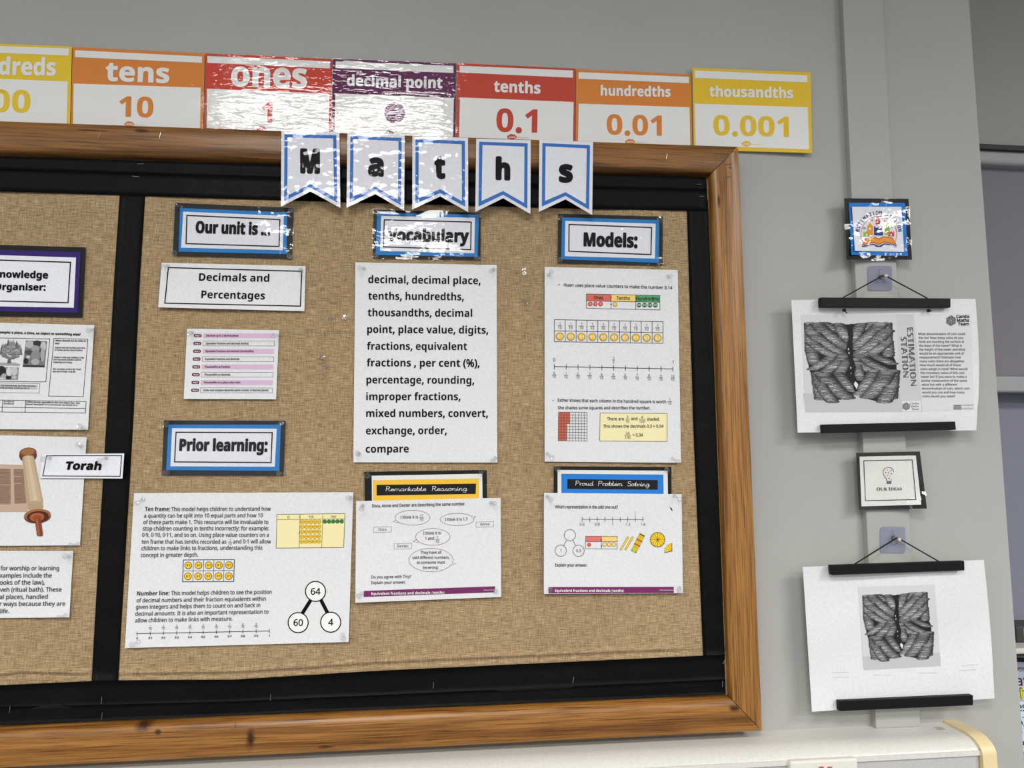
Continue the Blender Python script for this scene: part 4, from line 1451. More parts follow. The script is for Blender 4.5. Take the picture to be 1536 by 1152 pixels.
q = 6.777
SX = lambda x, y: (x / q, 650 + y / q)
s = Sheet([(-186, 649), (130, 655.7), (120, 818), (-196, 820)], YS, PAPER, (0, 0.003, 0.002, 0), bow=0.002)
PAR = (176, 150, 130)
s.poly([SX(-600, 300), SX(228, 320), SX(290, 800), SX(-600, 800)], ink((192, 166, 144)), 1)
s.poly([SX(-600, 345), SX(108, 362), SX(110, 722), SX(-600, 722)], ink((158, 130, 110)), 2)
s.poly([SX(138, 362), SX(236, 366), SX(268, 712), SX(148, 716)], ink((158, 130, 110)), 2)
for k in range(26):
    y = 368 + k * 13.4
    for x0, x1 in ((-100, 104), (142 + k * .4, 238 + k * 1.0)):
        x = x0
        while x < x1 - 10:
            w_ = random.uniform(8, 30)
            s.line([SX(x, y), SX(min(x + w_, x1), y + .3)], 0.75, ink((112, 86, 70)), 2.5)
            x += w_ + random.uniform(5, 9)
for y in (438, 512):
    s.line([SX(142, y), SX(214 + (y - 438) * .1, y)], 0.6, ink((206, 186, 166)), 3)
s.line([SX(-60, 524), SX(104, 525)], 0.7, ink((206, 186, 166)), 3)
DKW, MDW, LTW = ink((98, 50, 34)), ink((124, 66, 42)), ink((156, 106, 68))
s.ell(*SX(284, 222), 13.2, 11.2, DKW, 3, 26, -0.1)
s.ell(*SX(284, 196), 12.8, 7.6, MDW, 3.2, 26, -0.1)
s.ell(*SX(282, 186), 10.0, 5.2, LTW, 3.4, 26, -0.1)
wood = [(226, 250), (246, 230), (286, 222), (330, 226), (346, 240), (436, 690), (428, 718), (440, 745), (424, 778), (300, 786), (276, 756), (288, 730), (266, 700)]
s.poly([SX(*p) for p in wood], ink((180, 156, 124)), 3.6)
for k, g_ in enumerate(((196, 174, 144), (206, 186, 158), (192, 170, 138))):
    x0, x1 = 0.16 + .22 * k, 0.40 + .22 * k
    T_ = lambda t, v: SX(226 + 120 * t + (40 + 90 * t * .62 + 10) * v, 250 - 22 * math.sin(t * 3) + (450 + 8 * math.sin(t * 3)) * v)
    s.poly([T_(x0, 0), T_(x1, 0), T_(x1, 1), T_(x0, 1)], ink(g_), 3.7 + .02 * k)
for y in (716, 744):
    s.line([SX(280, y + 8), SX(350, y + 18), SX(432, y)], 0.8, ink((170, 140, 104)), 4)
s.ell(*SX(380, 845), 20.2, 10.4, DKW, 4.2, 30, -0.08)
s.ell(*SX(380, 832), 20.0, 9.2, ink((156, 100, 60)), 4.4, 30, -0.08)
s.ell(*SX(384, 848), 16.6, 8.4, ink((78, 34, 20)), 4.6, 30, -0.08)
s.ell(*SX(376, 852), 11.0, 6.4, ink((168, 92, 50)), 4.8, 26, -0.08)
s.ell(*SX(380, 856), 7.0, 4.0, ink((150, 74, 42)), 4.9, 20, -0.08)
s.poly([SX(352, 860), SX(412, 856), SX(436, 1030), SX(426, 1046), SX(386, 1046), SX(374, 1032)], ink((128, 62, 40)), 5.1)
s.poly([SX(364, 870), SX(384, 868), SX(406, 1036), SX(388, 1038)], ink((164, 92, 58)), 5.2)
s.poly([SX(300, 786), SX(424, 778), SX(430, 790), SX(296, 800)], ink((196, 172, 138)), 4.1)
tag(s.build('printed_sheet'), 'white sheet with a colour picture of an open parchment scroll on wooden rollers', 'sheet')
pins('scroll picture sheet', tr=(119.5, 667.5), br=(110, 817.5))

s = Sheet([(64.2, 681.2), (186.4, 680.2), (183.7, 717.8), (59.4, 716.9)], YS + 0.0035, CARD, wave=0.0002)
s.frame([(69.8, 683.6), (182.3, 683.4), (180, 714.4), (64, 713.8)], 1.1, INK)
s.text('Torah', (97.5, 704.2), (150.5, 704.6), 11.6, 'b', None, 0.05, res=3, shear=0.1)
tag(s.build('printed_card'), 'small white label reading Torah that overlaps the scroll picture and the black divider', 'card')
pin(68.5, 688, 'clear push pin at the left end of the Torah label', 0.0255)
pin(152.7, 689.5, 'clear push pin through the Torah label over the edge of the scroll sheet', 0.0255)

s = Sheet([(-200, 826), (109.9, 826.4), (104, 926), (-206, 929)], YS, PAPER, (0, 0.003, 0.003, 0), bow=0.002)
q = 3.386
for h, t, x0, y0, x1, y1 in (('Jewish people use objects', 'for worship or learning', 2, 797, 299, 797), ('at home. E', 'xamples include the', -2, 834, 262, 834), ('the Torah (b', 'ooks of the law),', -2, 870, 226, 869), ('and a mik', 'veh (ritual bath). These', -1, 906, 312, 905), ('are kept in speci', 'al places, handled', -2, 943, 241, 942), ('in particula', 'r ways because they are', -2, 978, 330, 977), ('part of Jewish', 'life.', 1, 1016, 45, 1014)):
    g_ = ink((70, 70, 72))
    s.text(t, (x0 / q, 620 + y0 / q), (x1 / q, 620 + y1 / q), 6.4, '', g_, 0.025)
    w_ = 5.3 * len(h) * 0.72
    s.text(h, (x0 / q - 4 - w_, 620 + y0 / q), (x0 / q - (4 if t[0] in 'fl' else 1), 620 + y0 / q), 6.4, '', g_, 0.025)
tag(s.build('printed_sheet'), 'white sheet of grey text about objects for worship, lowest in the left column', 'sheet')
pins('sheet about objects for worship', tr=(100.5, 834.5), br=(92, 925.5))


# ------------------------------------------------------------------ place value cards on the wall above the board
def place_card(label, c, strip, body, col, word, num, border_px, logo=None, dot=None, Y=0.0035, lift=(0, 0, 0, 0), bottom_border=None, bold=0.0):
    s = Sheet(c, Y, ink(col), lift, wave=0.0004, thick=0.0006, n=16, seed=5)
    s.quad(strip, WHITE, 1)
    s.quad(body, WHITE, 1)
    cm = ink(col)
    s.text(word[0], word[1], word[2], word[3], 'b', WHITE, 0.025, layer=3, res=3)
    if dot:
        s.ell(*dot[0], dot[1], dot[1], cm, 3, 36)
    if num:
        s.text(num[0], num[1], num[2], num[3], 'b', cm, 0.012, layer=3, res=3)
    if logo:
        x, y = logo
        for dx, dy, rx, ry in ((-5, 0, 2.6, 2.4), (-1.5, -1.6, 3.4, 2.8), (2.5, -1.2, 3.0, 2.6), (5, .3, 2.2, 2.2), (0, 1.6, 4.6, 2.8)):
            s.ell(x + dx, y + dy, rx, ry, cm, 3, 14)
        s.text('twinkl', (x - 5, y + 1.5), (x + 5, y + 1.6), 2.6, 'b', WHITE, layer=4)
        s.text('visit twinkl.com', (x + 8, y + 1.4), (x + 25, y + 1.9), 1.3, '', cm, layer=4)
    o = tag(s.build('place_value_card'), label, 'card', None)
    Sheet(grow(c, 0.6), Y + 0.0016, FILMW, lift, wave=0.0004, thick=0.0001, n=16, seed=5).build('laminate_film', o)
    return o


place_card('yellow place value card reading hundreds, cut off by the left edge of the photo', [(-83, 62), (108, 69.8), (105, 190), (-90, 180)], [(-78, 66), (103.6, 72.8), (102.8, 83.3), (-79, 76.5)], [(-80, 115), (101.6, 122.3), (100, 190), (-82, 184)], (238, 202, 48), ('hundreds', (-62, 110.1), (83, 113.2), 25), ('100', (-43, 166.8), (44.5, 168.8), 33), 2.5)
place_card('orange place value card reading tens and 10, above the frame', [(109, 70.5), (307.4, 80), (304.5, 199), (106.2, 190)], [(112.4, 75.2), (303, 84.7), (303, 94.2), (112.4, 85.7)], [(110.4, 125.3), (301.3, 131.4), (300, 196), (109.5, 187)], (224, 134, 54), ('tens', (159, 120.6), (253.2, 124.2), 28), ('10', (178.7, 174.4), (229.5, 176), 30), 2.5, (194, 186))
place_card('red place value card reading ones and 1, with a bright glare', [(308.7, 80), (498.6, 88.4), (496, 204), (306.5, 195)], [(311, 84), (495, 92.1), (495, 102.6), (311, 94.2)], [(310.4, 133), (494, 140.5), (493, 200), (310, 192)], (208, 70, 50), ('ones', (347.3, 128.7), (459.4, 132.2), 37), ('1', (392, 183), (408, 183.6), 29.5), 2.5, (392.5, 193.5), Y=0.0042)
place_card('purple place value card reading decimal point with a large dot', [(499.7, 88.2), (684, 95), (682, 212), (497.5, 205)], [(503.5, 92), (680.2, 98.8), (680.2, 109.5), (503.5, 102.1)], [(503, 140.1), (680.7, 147), (679.6, 209), (502, 202)], (100, 40, 84), ('decimal point', (520.5, 128.4), (663.2, 132), 15.8), None, 3, (584, 200), ((592.1, 169.4), 16))
place_card('red place value card reading tenths and 0.1', [(685.9, 94.7), (863.4, 102.9), (861.8, 219), (684, 211.5)], [(689.5, 98.6), (859.5, 105.7), (859.5, 116.6), (689.5, 108.7)], [(690, 146.1), (860.4, 153), (859.4, 216), (688.5, 209)], (200, 70, 52), ('tenths', (741.1, 137.4), (810.3, 140.4), 16.5), ('0.1', (744.7, 197), (805.4, 198.6), 34), 4, (768, 205.3), Y=0.0042)
place_card('orange place value card reading hundredths and 0.01', [(864.4, 103.5), (1036.8, 111.6), (1038.5, 224), (864, 217.5)], [(867.8, 108.1), (1033.4, 115.3), (1033.4, 124.7), (867.8, 118.1)], [(868.1, 155.4), (1034.3, 160.8), (1035.5, 221), (867, 214)], (224, 136, 56), ('hundredths', (901.4, 143.1), (1005.6, 145), 14.5), ('0.01', (910.5, 201.2), (992.4, 203.2), 29.5), 3, (945.2, 212.5))
place_card('yellow place value card reading thousandths and 0.001, rightmost of the row', [(1038.6, 101.5), (1215.9, 108.7), (1218.2, 229.6), (1040.6, 224.7)], [(1042.3, 105.8), (1211, 113), (1211, 123.6), (1042.3, 116.7)], [(1042, 155.4), (1211.6, 160.8), (1213.6, 224.1), (1043.4, 218.1)], (238, 198, 46), ('thousandths', (1064.3, 144.5), (1189.5, 147.2), 15.2), ('0.001', (1070.6, 202.4), (1183.2, 205), 29.5), 4, (1119.9, 215.5), Y=0.005, lift=(0.002, 0.002, 0.004, 0))

# ------------------------------------------------------------------ pennants spelling Maths on the top rail
BLUE = ink((54, 112, 190))


def pennant(ch, label, tl, tr, br, ap, bl, x0, x1, ytop, ybase, caph):
    Y, LEAN = 0.0395, -0.0024
    s = Sheet([tl, tr, br, bl], Y, CARD, wave=0.0, thick=0.0006, outline=None, lean=LEAN)
    out = [tl, tr, br, ap, bl]
    m = (np.array(tl) + tr + br + bl) / 4
    # subdivide the outline so that the card can curve
    g = []
    for a, b in zip(out, out[1:] + out[:1]):
        for k in range(8):
            g.append(lerp(a, b, k / 8))
    s.outline = g

    def inset(d):
        return [(tl[0] + d, tl[1] + d), (tr[0] - d, tr[1] + d), (br[0] - d, br[1] - d * 1.75), (ap[0], ap[1] - d * 1.15), (bl[0] + d, bl[1] - d * 1.75)]
    a, b = inset(4.6), inset(9.4)
    for i in range(5):
        j = (i + 1) % 5
        s.quad([a[i], a[j], b[j], b[i]], BLUE, 1, 6)
    V, _ = glyphs(ch, 'b', 4)
    capn = (ybase - ytop) / V[:, 1].max() * cap_of('b')
    s.text(ch, (x0 + 1.8, ybase - 1.8), (x1 - 1.8, ybase - 1.2), capn * 0.9, 'b', INK, 0.085 * 24 / max(capn, 20), layer=2, res=4)
    o = tag(s.build('pennant'), label, 'pennant', None)
    f = Sheet([tl, tr, br, bl], Y + 0.0014, FILMP, wave=0.0, thick=0.0001, lean=LEAN)
    f.outline = [tuple(np.array(p) + (np.array(p) - m) * 0.008) for p in g]
    f.build('laminate_film', o)


pennant('M', 'white and blue swallowtail pennant with the letter M, leftmost of the five', (422.1, 196.7), (509.1, 198.1), (510.5, 311.8), (465.8, 287.1), (421.5, 309.8), 450.2, 480, 222.1, 260.4, 1)
pennant('a', 'white and blue swallowtail pennant with the letter a', (521, 198.9), (607.2, 202.2), (606.1, 316), (563.1, 291), (519.9, 311.6), 551.6, 575.7, 236.4, 264.6, 1)
pennant('t', 'white and blue swallowtail pennant with the letter t', (618.6, 204.1), (702, 206.8), (702.3, 318.1), (660.5, 294.6), (618.4, 314), 651.5, 668, 234.2, 268, 1)
pennant('h', 'white and blue swallowtail pennant with the letter h', (714.3, 207.9), (796.1, 210.4), (795.6, 320.9), (754.8, 297.3), (713, 317.9), 743.3, 765.4, 234.2, 270.2, 1)
pennant('s', 'white and blue swallowtail pennant with the letter s, rightmost of the five', (809, 209.9), (889.6, 213.1), (888.3, 322.5), (848.3, 299), (808.1, 317.9), 838.2, 859.4, 246.5, 273.6, 1)

# ------------------------------------------------------------------ signs and hanging sheets on the pier
YW = 0.0165
blk = [(1266.2, 297.4), (1362.8, 298.2), (1368.1, 389.7), (1270, 389.4)]
e = empty('laminated_sign', at(1316, 345, YW), 'square black and blue laminated sign with a castle and book emblem', 'sign')
LIFT = (0.006, 0.001, 0.004, 0.012)
Sheet(blk, YW, BLACKC, LIFT, wave=0.0004, thick=0.0006, seed=2).build('backing_card', e)
Sheet([(1273.3, 304), (1357.4, 304.2), (1361.8, 384), (1277.1, 382.3)], YW + 0.0008, ink((34, 120, 204)), LIFT, wave=0.0004, thick=0.0005, seed=2).build('coloured_mount', e)
s = Sheet([(1277.9, 310.1), (1352.1, 310.1), (1356, 377.9), (1282.4, 376.2)], YW + 0.0016, CARD, LIFT, wave=0.0004, thick=0.0005, seed=2)
q = 6.067
EX = lambda x, y: (1256 + x / q, 290 + y / q)
NAVY, ORG, RED, GRN = ink((34, 60, 122)), ink((232, 156, 50)), ink((206, 66, 56)), ink((150, 184, 70))
word = 'ESTIMATION STATION'
cx, cy = EX(378, 372)
for k, ch in enumerate(word):
    if ch == ' ':
        continue
    a = math.radians(-169 + 158 * k / 17)
    R_ = 29.6
    p = np.array((cx + R_ * math.cos(a), cy + R_ * math.sin(a)))
    ex = np.array((-math.sin(a), math.cos(a)))
    upv = np.array((math.cos(a), math.sin(a)))
    wd_ = 1.1 if ch == 'I' else 3.9
    s.text(ch, p - ex * wd_ / 2, p + ex * wd_ / 2, 5.4, 'b', NAVY, 0.02, up=upv)
s.ring(cx, cy, 26.8, 26.8, 0.7, RED, 2, 40, 142, 398)
for side, col in ((1, RED), (-1, GRN)):
    x = 378 + side * 112
    s.poly([EX(x - 28, 392), EX(x - 28, 348), EX(x - 20, 348), EX(x - 20, 356), EX(x - 8, 356), EX(x - 8, 346), EX(x + 8, 346), EX(x + 8, 356), EX(x + 20, 356), EX(x + 20, 348), EX(x + 28, 348), EX(x + 28, 392)], col, 2)
    s.ell(*EX(x, 378), 1.2, 1.7, WHITE, 3, 12)
s.poly([EX(272, 380), EX(272, 300), EX(298, 268), EX(326, 300), EX(326, 380)], ORG, 2)
s.poly([EX(428, 376), EX(428, 310), EX(456, 262), EX(476, 310), EX(476, 376)], GRN, 2)
s.ell(*EX(296, 322), 1.4, 1.8, WHITE, 3, 12)
s.ell(*EX(440, 356), 1.2, 1.6, WHITE, 3, 12)
s.poly([EX(334, 384), EX(334, 300), EX(346, 300), EX(346, 312), EX(364, 312), EX(364, 300), EX(386, 300), EX(386, 312), EX(404, 312), EX(404, 300), EX(414, 300), EX(416, 384)], NAVY, 2.5)
s.ell(*EX(374, 346), 2.2, 2.2, WHITE, 3, 14)
s.poly([EX(368, 212), EX(396, 262), EX(384, 282), EX(352, 282), EX(340, 262)], RED, 3)
s.line([EX(368, 220), EX(368, 262)], 0.5, WHITE, 4)
s.quad([EX(356, 284), EX(382, 284), EX(382, 296), EX(356, 296)], RED, 3, 1)
for x, y, c_ in ((318, 244, ORG), (428, 256, ORG), (496, 302, RED)):
    s.line([EX(x - 11, y), EX(x + 11, y)], 0.9, c_, 3)
    s.line([EX(x, y - 11), EX(x, y + 11)], 0.9, c_, 3)
for y in (312, 322):
    s.line([EX(236, y), EX(256, y)], 0.8, NAVY, 3)
s.poly([EX(222, 474), EX(258, 408), EX(340, 392), EX(376, 412), EX(420, 390), EX(502, 402), EX(540, 468), EX(430, 446), EX(378, 470), EX(330, 450)], RED, 2.8)
s.poly([EX(234, 464), EX(264, 414), EX(338, 400), EX(376, 422), EX(420, 398), EX(496, 408), EX(528, 458), EX(428, 438), EX(378, 462), EX(332, 442)], ORG, 3)
s.poly([EX(224, 478), EX(330, 458), EX(378, 478), EX(430, 454), EX(540, 472), EX(540, 480), EX(430, 464), EX(398, 488), EX(360, 488), EX(330, 468), EX(224, 488)], NAVY, 3)
for y in (486,):
    s.line([EX(224, y), EX(272, y)], 0.5, NAVY, 3)
    s.line([EX(500, y), EX(536, y)], 0.5, NAVY, 3)
s.build('printed_card', e)
Sheet([(1264.6, 297), (1363.6, 297.6), (1369.2, 391.4), (1269, 391.2)], YW + 0.0035, FILMX, LIFT, wave=0.0012, thick=0.0001, n=24, seed=2).build('laminate_film', e)

blk = [(1284, 679.2), (1379.8, 677.1), (1390.4, 762.8), (1288.1, 765.2)]
LIFT = (0.004, 0.001, 0.012, 0.003)
e = empty('laminated_sign', at(1336, 721, YW), 'square black bordered white sign reading Our Ideas with a light bulb', 'sign')
Sheet(blk, YW, BLACKC, LIFT, wave=0.0004, thick=0.0006, seed=4).build('backing_card', e)
s = Sheet([(1289.3, 684.9), (1373.7, 683.2), (1381.9, 757), (1292.2, 759.5)], YW + 0.0009, GLOSSW, LIFT, wave=0.0004, thick=0.0005, seed=4)
s.frame([(1295.8, 691), (1368.4, 689.8), (1374.1, 749.3), (1298.3, 750.9)], 1.0, INK)
q = 11.517
OX = lambda x, y: (1280 + x / q, 670 + y / q)
s.text('O', OX(405, 760), OX(466, 759), 5.0, 'serif', DK)
s.text('UR', OX(470, 759), OX(586, 757), 4.3, 'serif', DK)
s.text('I', OX(614, 757), OX(640, 756), 5.0, 'serif', DK)
s.text('DEAS', OX(648, 756), OX(840, 752), 4.3, 'serif', DK)
bulb = [(582, 592), (576, 560), (540, 510), (516, 460), (520, 410), (550, 370), (600, 355), (650, 362), (684, 392), (696, 430)]
s.line([OX(*p) for p in bulb[:7]], 0.9, ink((170, 84, 70)), 3)
s.line([OX(*p) for p in bulb[6:]], 0.7, ink((60, 44, 44)), 3)
s.line([OX(654, 596), OX(656, 556)], 0.6, DK, 3)
s.quad([OX(580, 592), OX(656, 590), OX(656, 642), OX(580, 644)], ink((122, 118, 116)), 2, 2)
for y in (604, 622, 638):
    s.line([OX(580, y + 2), OX(656, y)], 0.5, ink((74, 72, 72)), 3)
for x, y, c_ in ((590, 402, (200, 130, 120)), (652, 412, (60, 60, 64)), (562, 448, (50, 50, 56)), (664, 466, (40, 40, 46)), (586, 500, (200, 110, 100)), (634, 500, (190, 150, 140)), (616, 548, (50, 40, 40))):
    s.ell(*OX(x, y), 0.9, 0.9, ink(c_), 3, 8)
s.line([OX(618, 434), OX(602, 472)], 0.6, DK, 3)
s.build('printed_card', e)
Sheet(grow(blk, 1.0), YW + 0.0028, film_mat('calm_laminate', 14.0, 0.4), LIFT, wave=0.0004, thick=0.0001, seed=4).build('laminate_film', e)


def hook(label, c, peg, Yw=0.0125):
    """clear adhesive square with a screw peg"""
    p = at(*np.mean(np.array(c), axis=0), Yw)
    e = empty('adhesive_hook', p, label, 'hook')
    s = Sheet(c, Yw + 0.0009, HOOKP, wave=0.0, thick=0.0008, n=2)
    r_ = 4.0
    g = []
    H = s.H
    for (cu, cv, a0) in ((1 - .12, .12, -90), (1 - .12, 1 - .12, 0), (.12, 1 - .12, 90), (.12, .12, 180)):
        for k in range(6):
            a = math.radians(a0 + 18 * k)
            g.append(tuple(happly(H, [(cu + .12 * math.cos(a), cv + .12 * math.sin(a))])[0]))
    s.outline = g
    s.build('clear_plate', e)
    b = Vector(at(*peg, Yw + 0.001))
    q_ = Vector(at(*peg, 0.0195))
    d = Vector((0, -1, 0))
    base = Vector((q_.x - 0.0008, -(Yw + 0.001), q_.z + 0.0006))
    MB().tube([base, base + d * 0.003, q_, q_ + d * 0.005], [0.0035, 0.0022, 0.0018, 0.0018], 12).build('screw', STEEL, e, True)
    MB().lathe(q_ + d * 0.0045, d, [(0, 0.0012), (0.0005, 0.0026), (0.004, 0.0027), (0.0046, 0.0018)], 14).build('peg_cap', flat('brass_tint', (214, 200, 168), 0.3, 0.6), e, True)
    ring = [base + Vector((0.0072 * math.cos(t), -0.0004, 0.0072 * math.sin(t) - 0.003)) for t in [k * math.pi / 12 for k in range(25)]]
    MB().tube(ring, 0.0008, 6, False).build('plastic_ring', CLEAR, e, True)
    MB().tube([base + Vector((-0.001, -0.0006, 0.004)), base + Vector((-0.0012, -0.0012, 0.0125))], [0.0022, 0.0016], 8).build('plastic_tab', CLEAR, e, True)
    return q_ + d * 0.0025


BLACKW, ntk, bk_ = base_mat('black_stained_wood', (13, 12, 13), 0.55, 0.2)
bump(ntk, bk_, noise(ntk, coords(ntk, (40, 300, 300)), 1.0, 3.0), 0.2, 0.0006)
CORD = flat('black_cord', (18, 18, 18), 0.7)


def bar(name, c, Y0, Y1, parent):
    """slim bar whose front face has the measured corners c"""
    fr = [at(*p, Y1) for p in c]
    bk = [np.array((p[0], -Y0, p[2])) for p in fr]
    return MB().hexa([fr[3], fr[2], fr[1], fr[0]], [bk[3], bk[2], bk[1], bk[0]]).build(name, BLACKW, parent, False, 0.0008)


def hanger(label, topc, botc, ends, pegw, knots=True, Y0=0.0285, Y1=0.037):
    e = empty('poster_hanger', at(*np.mean(np.array(topc), axis=0), Y0), label, 'hanger')
    bar('top_bar', topc, Y0, Y1, e)
    bar('bottom_bar', botc, Y0, Y1, e)
    Ym = (Y0 + Y1) / 2
    a, b = Vector(at(*ends[0], Ym)), Vector(at(*ends[1], Ym))
    mb = MB().tube([a + Vector((0, 0, -0.004)), a, pegw + Vector((-0.0015, 0, 0.0018)), pegw + Vector((0.0015, 0, 0.0018)), b, b + Vector((0, 0, -0.004))], 0.0010, 8)
    for k, p in enumerate((a, b) if knots else ()):
        u = Vector(p) + Vector((0.0, 0, -0.0175))
        mb.lathe(u, Vector((0.2, -0.2, -1)).normalized(), [(0, 0.001), (0.001, 0.0028), (0.004, 0.0028), (0.005, 0.001)], 8)
        if k == 0 or True:
            mb.tube([u + Vector((0, -0.001, -0.003)), u + Vector((0.004, -0.003, -0.008 if k == 0 else -0.004))], [0.0012, 0.0006], 6)
    mb.build('cord', CORD, e, True)
    return e


pw = hook('clear adhesive hook under the emblem sign, holding the upper hanger cord', [(1301.5, 398.8), (1338, 398.8), (1338, 435.9), (1302.2, 435.9)], (1324.6, 415.4))
hanger('black wooden poster hanger on the upper hook, holding the sheet with text', [(1231.2, 446), (1426.1, 447.4), (1426.1, 461), (1231.9, 460.3)], [(1234, 636.7), (1433, 632.2), (1434.4, 644.7), (1235, 649.6)], ((1264.5, 446.5), (1391, 447.4)), pw)
pw = hook('clear adhesive hook under the Our Ideas sign, holding the lower hanger cord', [(1320.7, 790.1), (1358.2, 790.1), (1358.2, 829.6), (1320.7, 829.6)], (1344.4, 808.6))
hanger('black wooden poster hanger on the lower hook, holding the sheet with only a picture', [(1246.5, 848), (1446.7, 841.5), (1447.1, 855.7), (1248.1, 862.7)], [(1258.7, 1051.9), (1459.8, 1042.9), (1459.8, 1058), (1259.5, 1067)], ((1280.7, 847), (1409.6, 843)), pw, False)


# the printed picture of stacked coins, laid out in a 1117 x 1152 field
def coin_raster():
    """the printed picture as a field of grey dots: stacks of coins drawn one coin after another, the lowest first"""
    rnd = random.Random(11)
    GW, GH, S = 200, 182, 5.0                      # cells, and field units per cell
    img = np.full((GH, GW), -1.0)
    xx, yy = np.meshgrid(40 + (np.arange(GW) + 0.5) * S, 110 + (np.arange(GH) + 0.5) * S)

    def fill(pts, v):
        p = np.array(pts, float)
        ins = np.zeros(img.shape, bool)
        for (x0, y0), (x1, y1) in zip(p, np.roll(p, -1, 0)):
            c = (y0 > yy) != (y1 > yy)
            ins ^= c & (xx < (x1 - x0) * (yy - y0) / (y1 - y0 + 1e-9) + x0)
        img[ins] = v
    fill([(75, 145), (160, 130), (480, 150), (800, 130), (950, 130), (940, 240), (930, 330), (960, 470), (995, 540), (1005, 650), (990, 900), (930, 960), (800, 960), (640, 920), (580, 860), (520, 920), (400, 940), (290, 960), (150, 930), (140, 740), (80, 620), (80, 500), (65, 230)], 40)
    ropes = [
        # x0, y0, x1, y1, radius, bend
        (110, 140, 110, 430, 62, 0), (900, 140, 900, 330, 62, 0), (250, 140, 470, 240, 74, 0), (760, 140, 570, 230, 74, 0), (110, 420, 140, 560, 62, 0), (910, 330, 920, 480, 60, 0),
        (400, 150, 500, 330, 60, 0), (640, 150, 545, 330, 60, 0),
        (180, 150, 480, 400, 78, -20), (840, 150, 570, 400, 78, 20), (130, 240, 440, 470, 80, -24), (900, 220, 590, 480, 82, 20), (130, 350, 360, 490, 72, -16), (900, 340, 700, 480, 72, 14),
        (330, 490, 130, 620, 66, 10), (440, 490, 250, 660, 70, 14), (470, 540, 410, 660, 56, 0), (760, 470, 950, 560, 66, -10), (620, 490, 950, 660, 70, -30), (560, 520, 760, 660, 64, -16),
        (590, 580, 620, 730, 50, 0), (960, 640, 930, 920, 70, 0), (170, 660, 200, 930, 64, 0), (390, 660, 540, 850, 56, -10), (760, 640, 600, 880, 62, 10), (230, 680, 470, 920, 84, -20), (900, 660, 700, 910, 88, 20), (200, 780, 320, 960, 66, -8), (940, 800, 860, 960, 76, 8)]
    for x0, y0, x1, y1, r, bend in ropes:
        ln = abs(y1 - y0)
        k = max(6, int(ln / 11.0))
        r *= 1.15
        for i in range(k + 1):
            t = 1 - i / k                          # from the lowest coin up
            x = x0 + (x1 - x0) * t + bend * math.sin(t * math.pi) + rnd.uniform(-3, 3)
            y = y0 + (y1 - y0) * t + rnd.uniform(-1, 1)
            tone = 116 + 56 * math.exp(-((t - 0.6) / 0.4) ** 2) + rnd.uniform(-24, 28)
            u = (xx - x) / r
            half = 0.20 * r * np.sqrt(np.clip(1 - u * u, 0, 1))
            v = yy - y
            inside = (np.abs(u) < 1) & (np.abs(v) < half)
            shade = np.clip(1.06 - 0.72 * np.abs(u + 0.08) ** 1.9, 0.2, 1)
            rim = half - v                          # how far above the lower edge of the coin
            val = np.where(rim < 4.2, 44 + 10 * shade, tone * shade)
            img[inside] = val[inside]
    fill([(490, 150), (545, 150), (556, 260), (546, 330), (552, 410), (545, 500), (575, 600), (556, 680), (584, 740), (590, 840), (568, 858), (545, 840), (530, 740), (496, 650), (516, 560), (490, 480), (470, 425), (505, 300)], 34)
    fill([(565, 745), (594, 780), (577, 830), (548, 775)], 222)
    for cx, cy in ((500, 410), (506, 450), (520, 605), (522, 662)):
        fill([(cx - 4, cy - 9), (cx + 4, cy - 9), (cx + 4, cy + 9), (cx - 4, cy + 9)], 205)
    return np.where(img < 0, -1, np.round(img / 16) * 16), S


_coins = []


def coin_picture(s, T, sc):
    if not _coins:
        _coins.append(coin_raster())
    img, S = _coins[0]
    by = {}
    for j in range(img.shape[0]):
        i = 0
        while i < img.shape[1]:
            g_, k = img[j, i], i
            while k < img.shape[1] and img[j, k] == g_ and k - i < 12:
                k += 1
            if g_ >= 0:
                x0, x1, y0, y1 = 40 + i * S, 40 + k * S, 110 + j * S, 110 + (j + 1) * S
                by.setdefault(int(g_), []).append((T(x0, y0), T(x1, y0), T(x1, y1), T(x0, y1)))
            i = k
    for g_, qs in sorted(by.items()):
        pts = [p for q_ in qs for p in q_]
        s.add(pts, [tuple(range(4 * n, 4 * n + 4)) for n in range(len(qs))], grey(g_), 2.5)


def hexlogo(s, cx, cy, r, g_):
    s.poly([(cx + r * math.sin(k * math.pi / 3), cy - r * math.cos(k * math.pi / 3)) for k in range(6)], grey(g_), 5)
    for a in (0.35, 1.4, 2.45):
        s.line([(cx + r * .85 * math.cos(a), cy + r * .85 * math.sin(a)), (cx - r * .85 * math.cos(a), cy - r * .85 * math.sin(a))], 0.4, grey(176), 6)


def wavy_right(amp):
    def f(u, v):
        return (amp * (u ** 6) * math.sin(v * 3.0) * (1 if v < .8 else 0.8), 0.0)
    return f


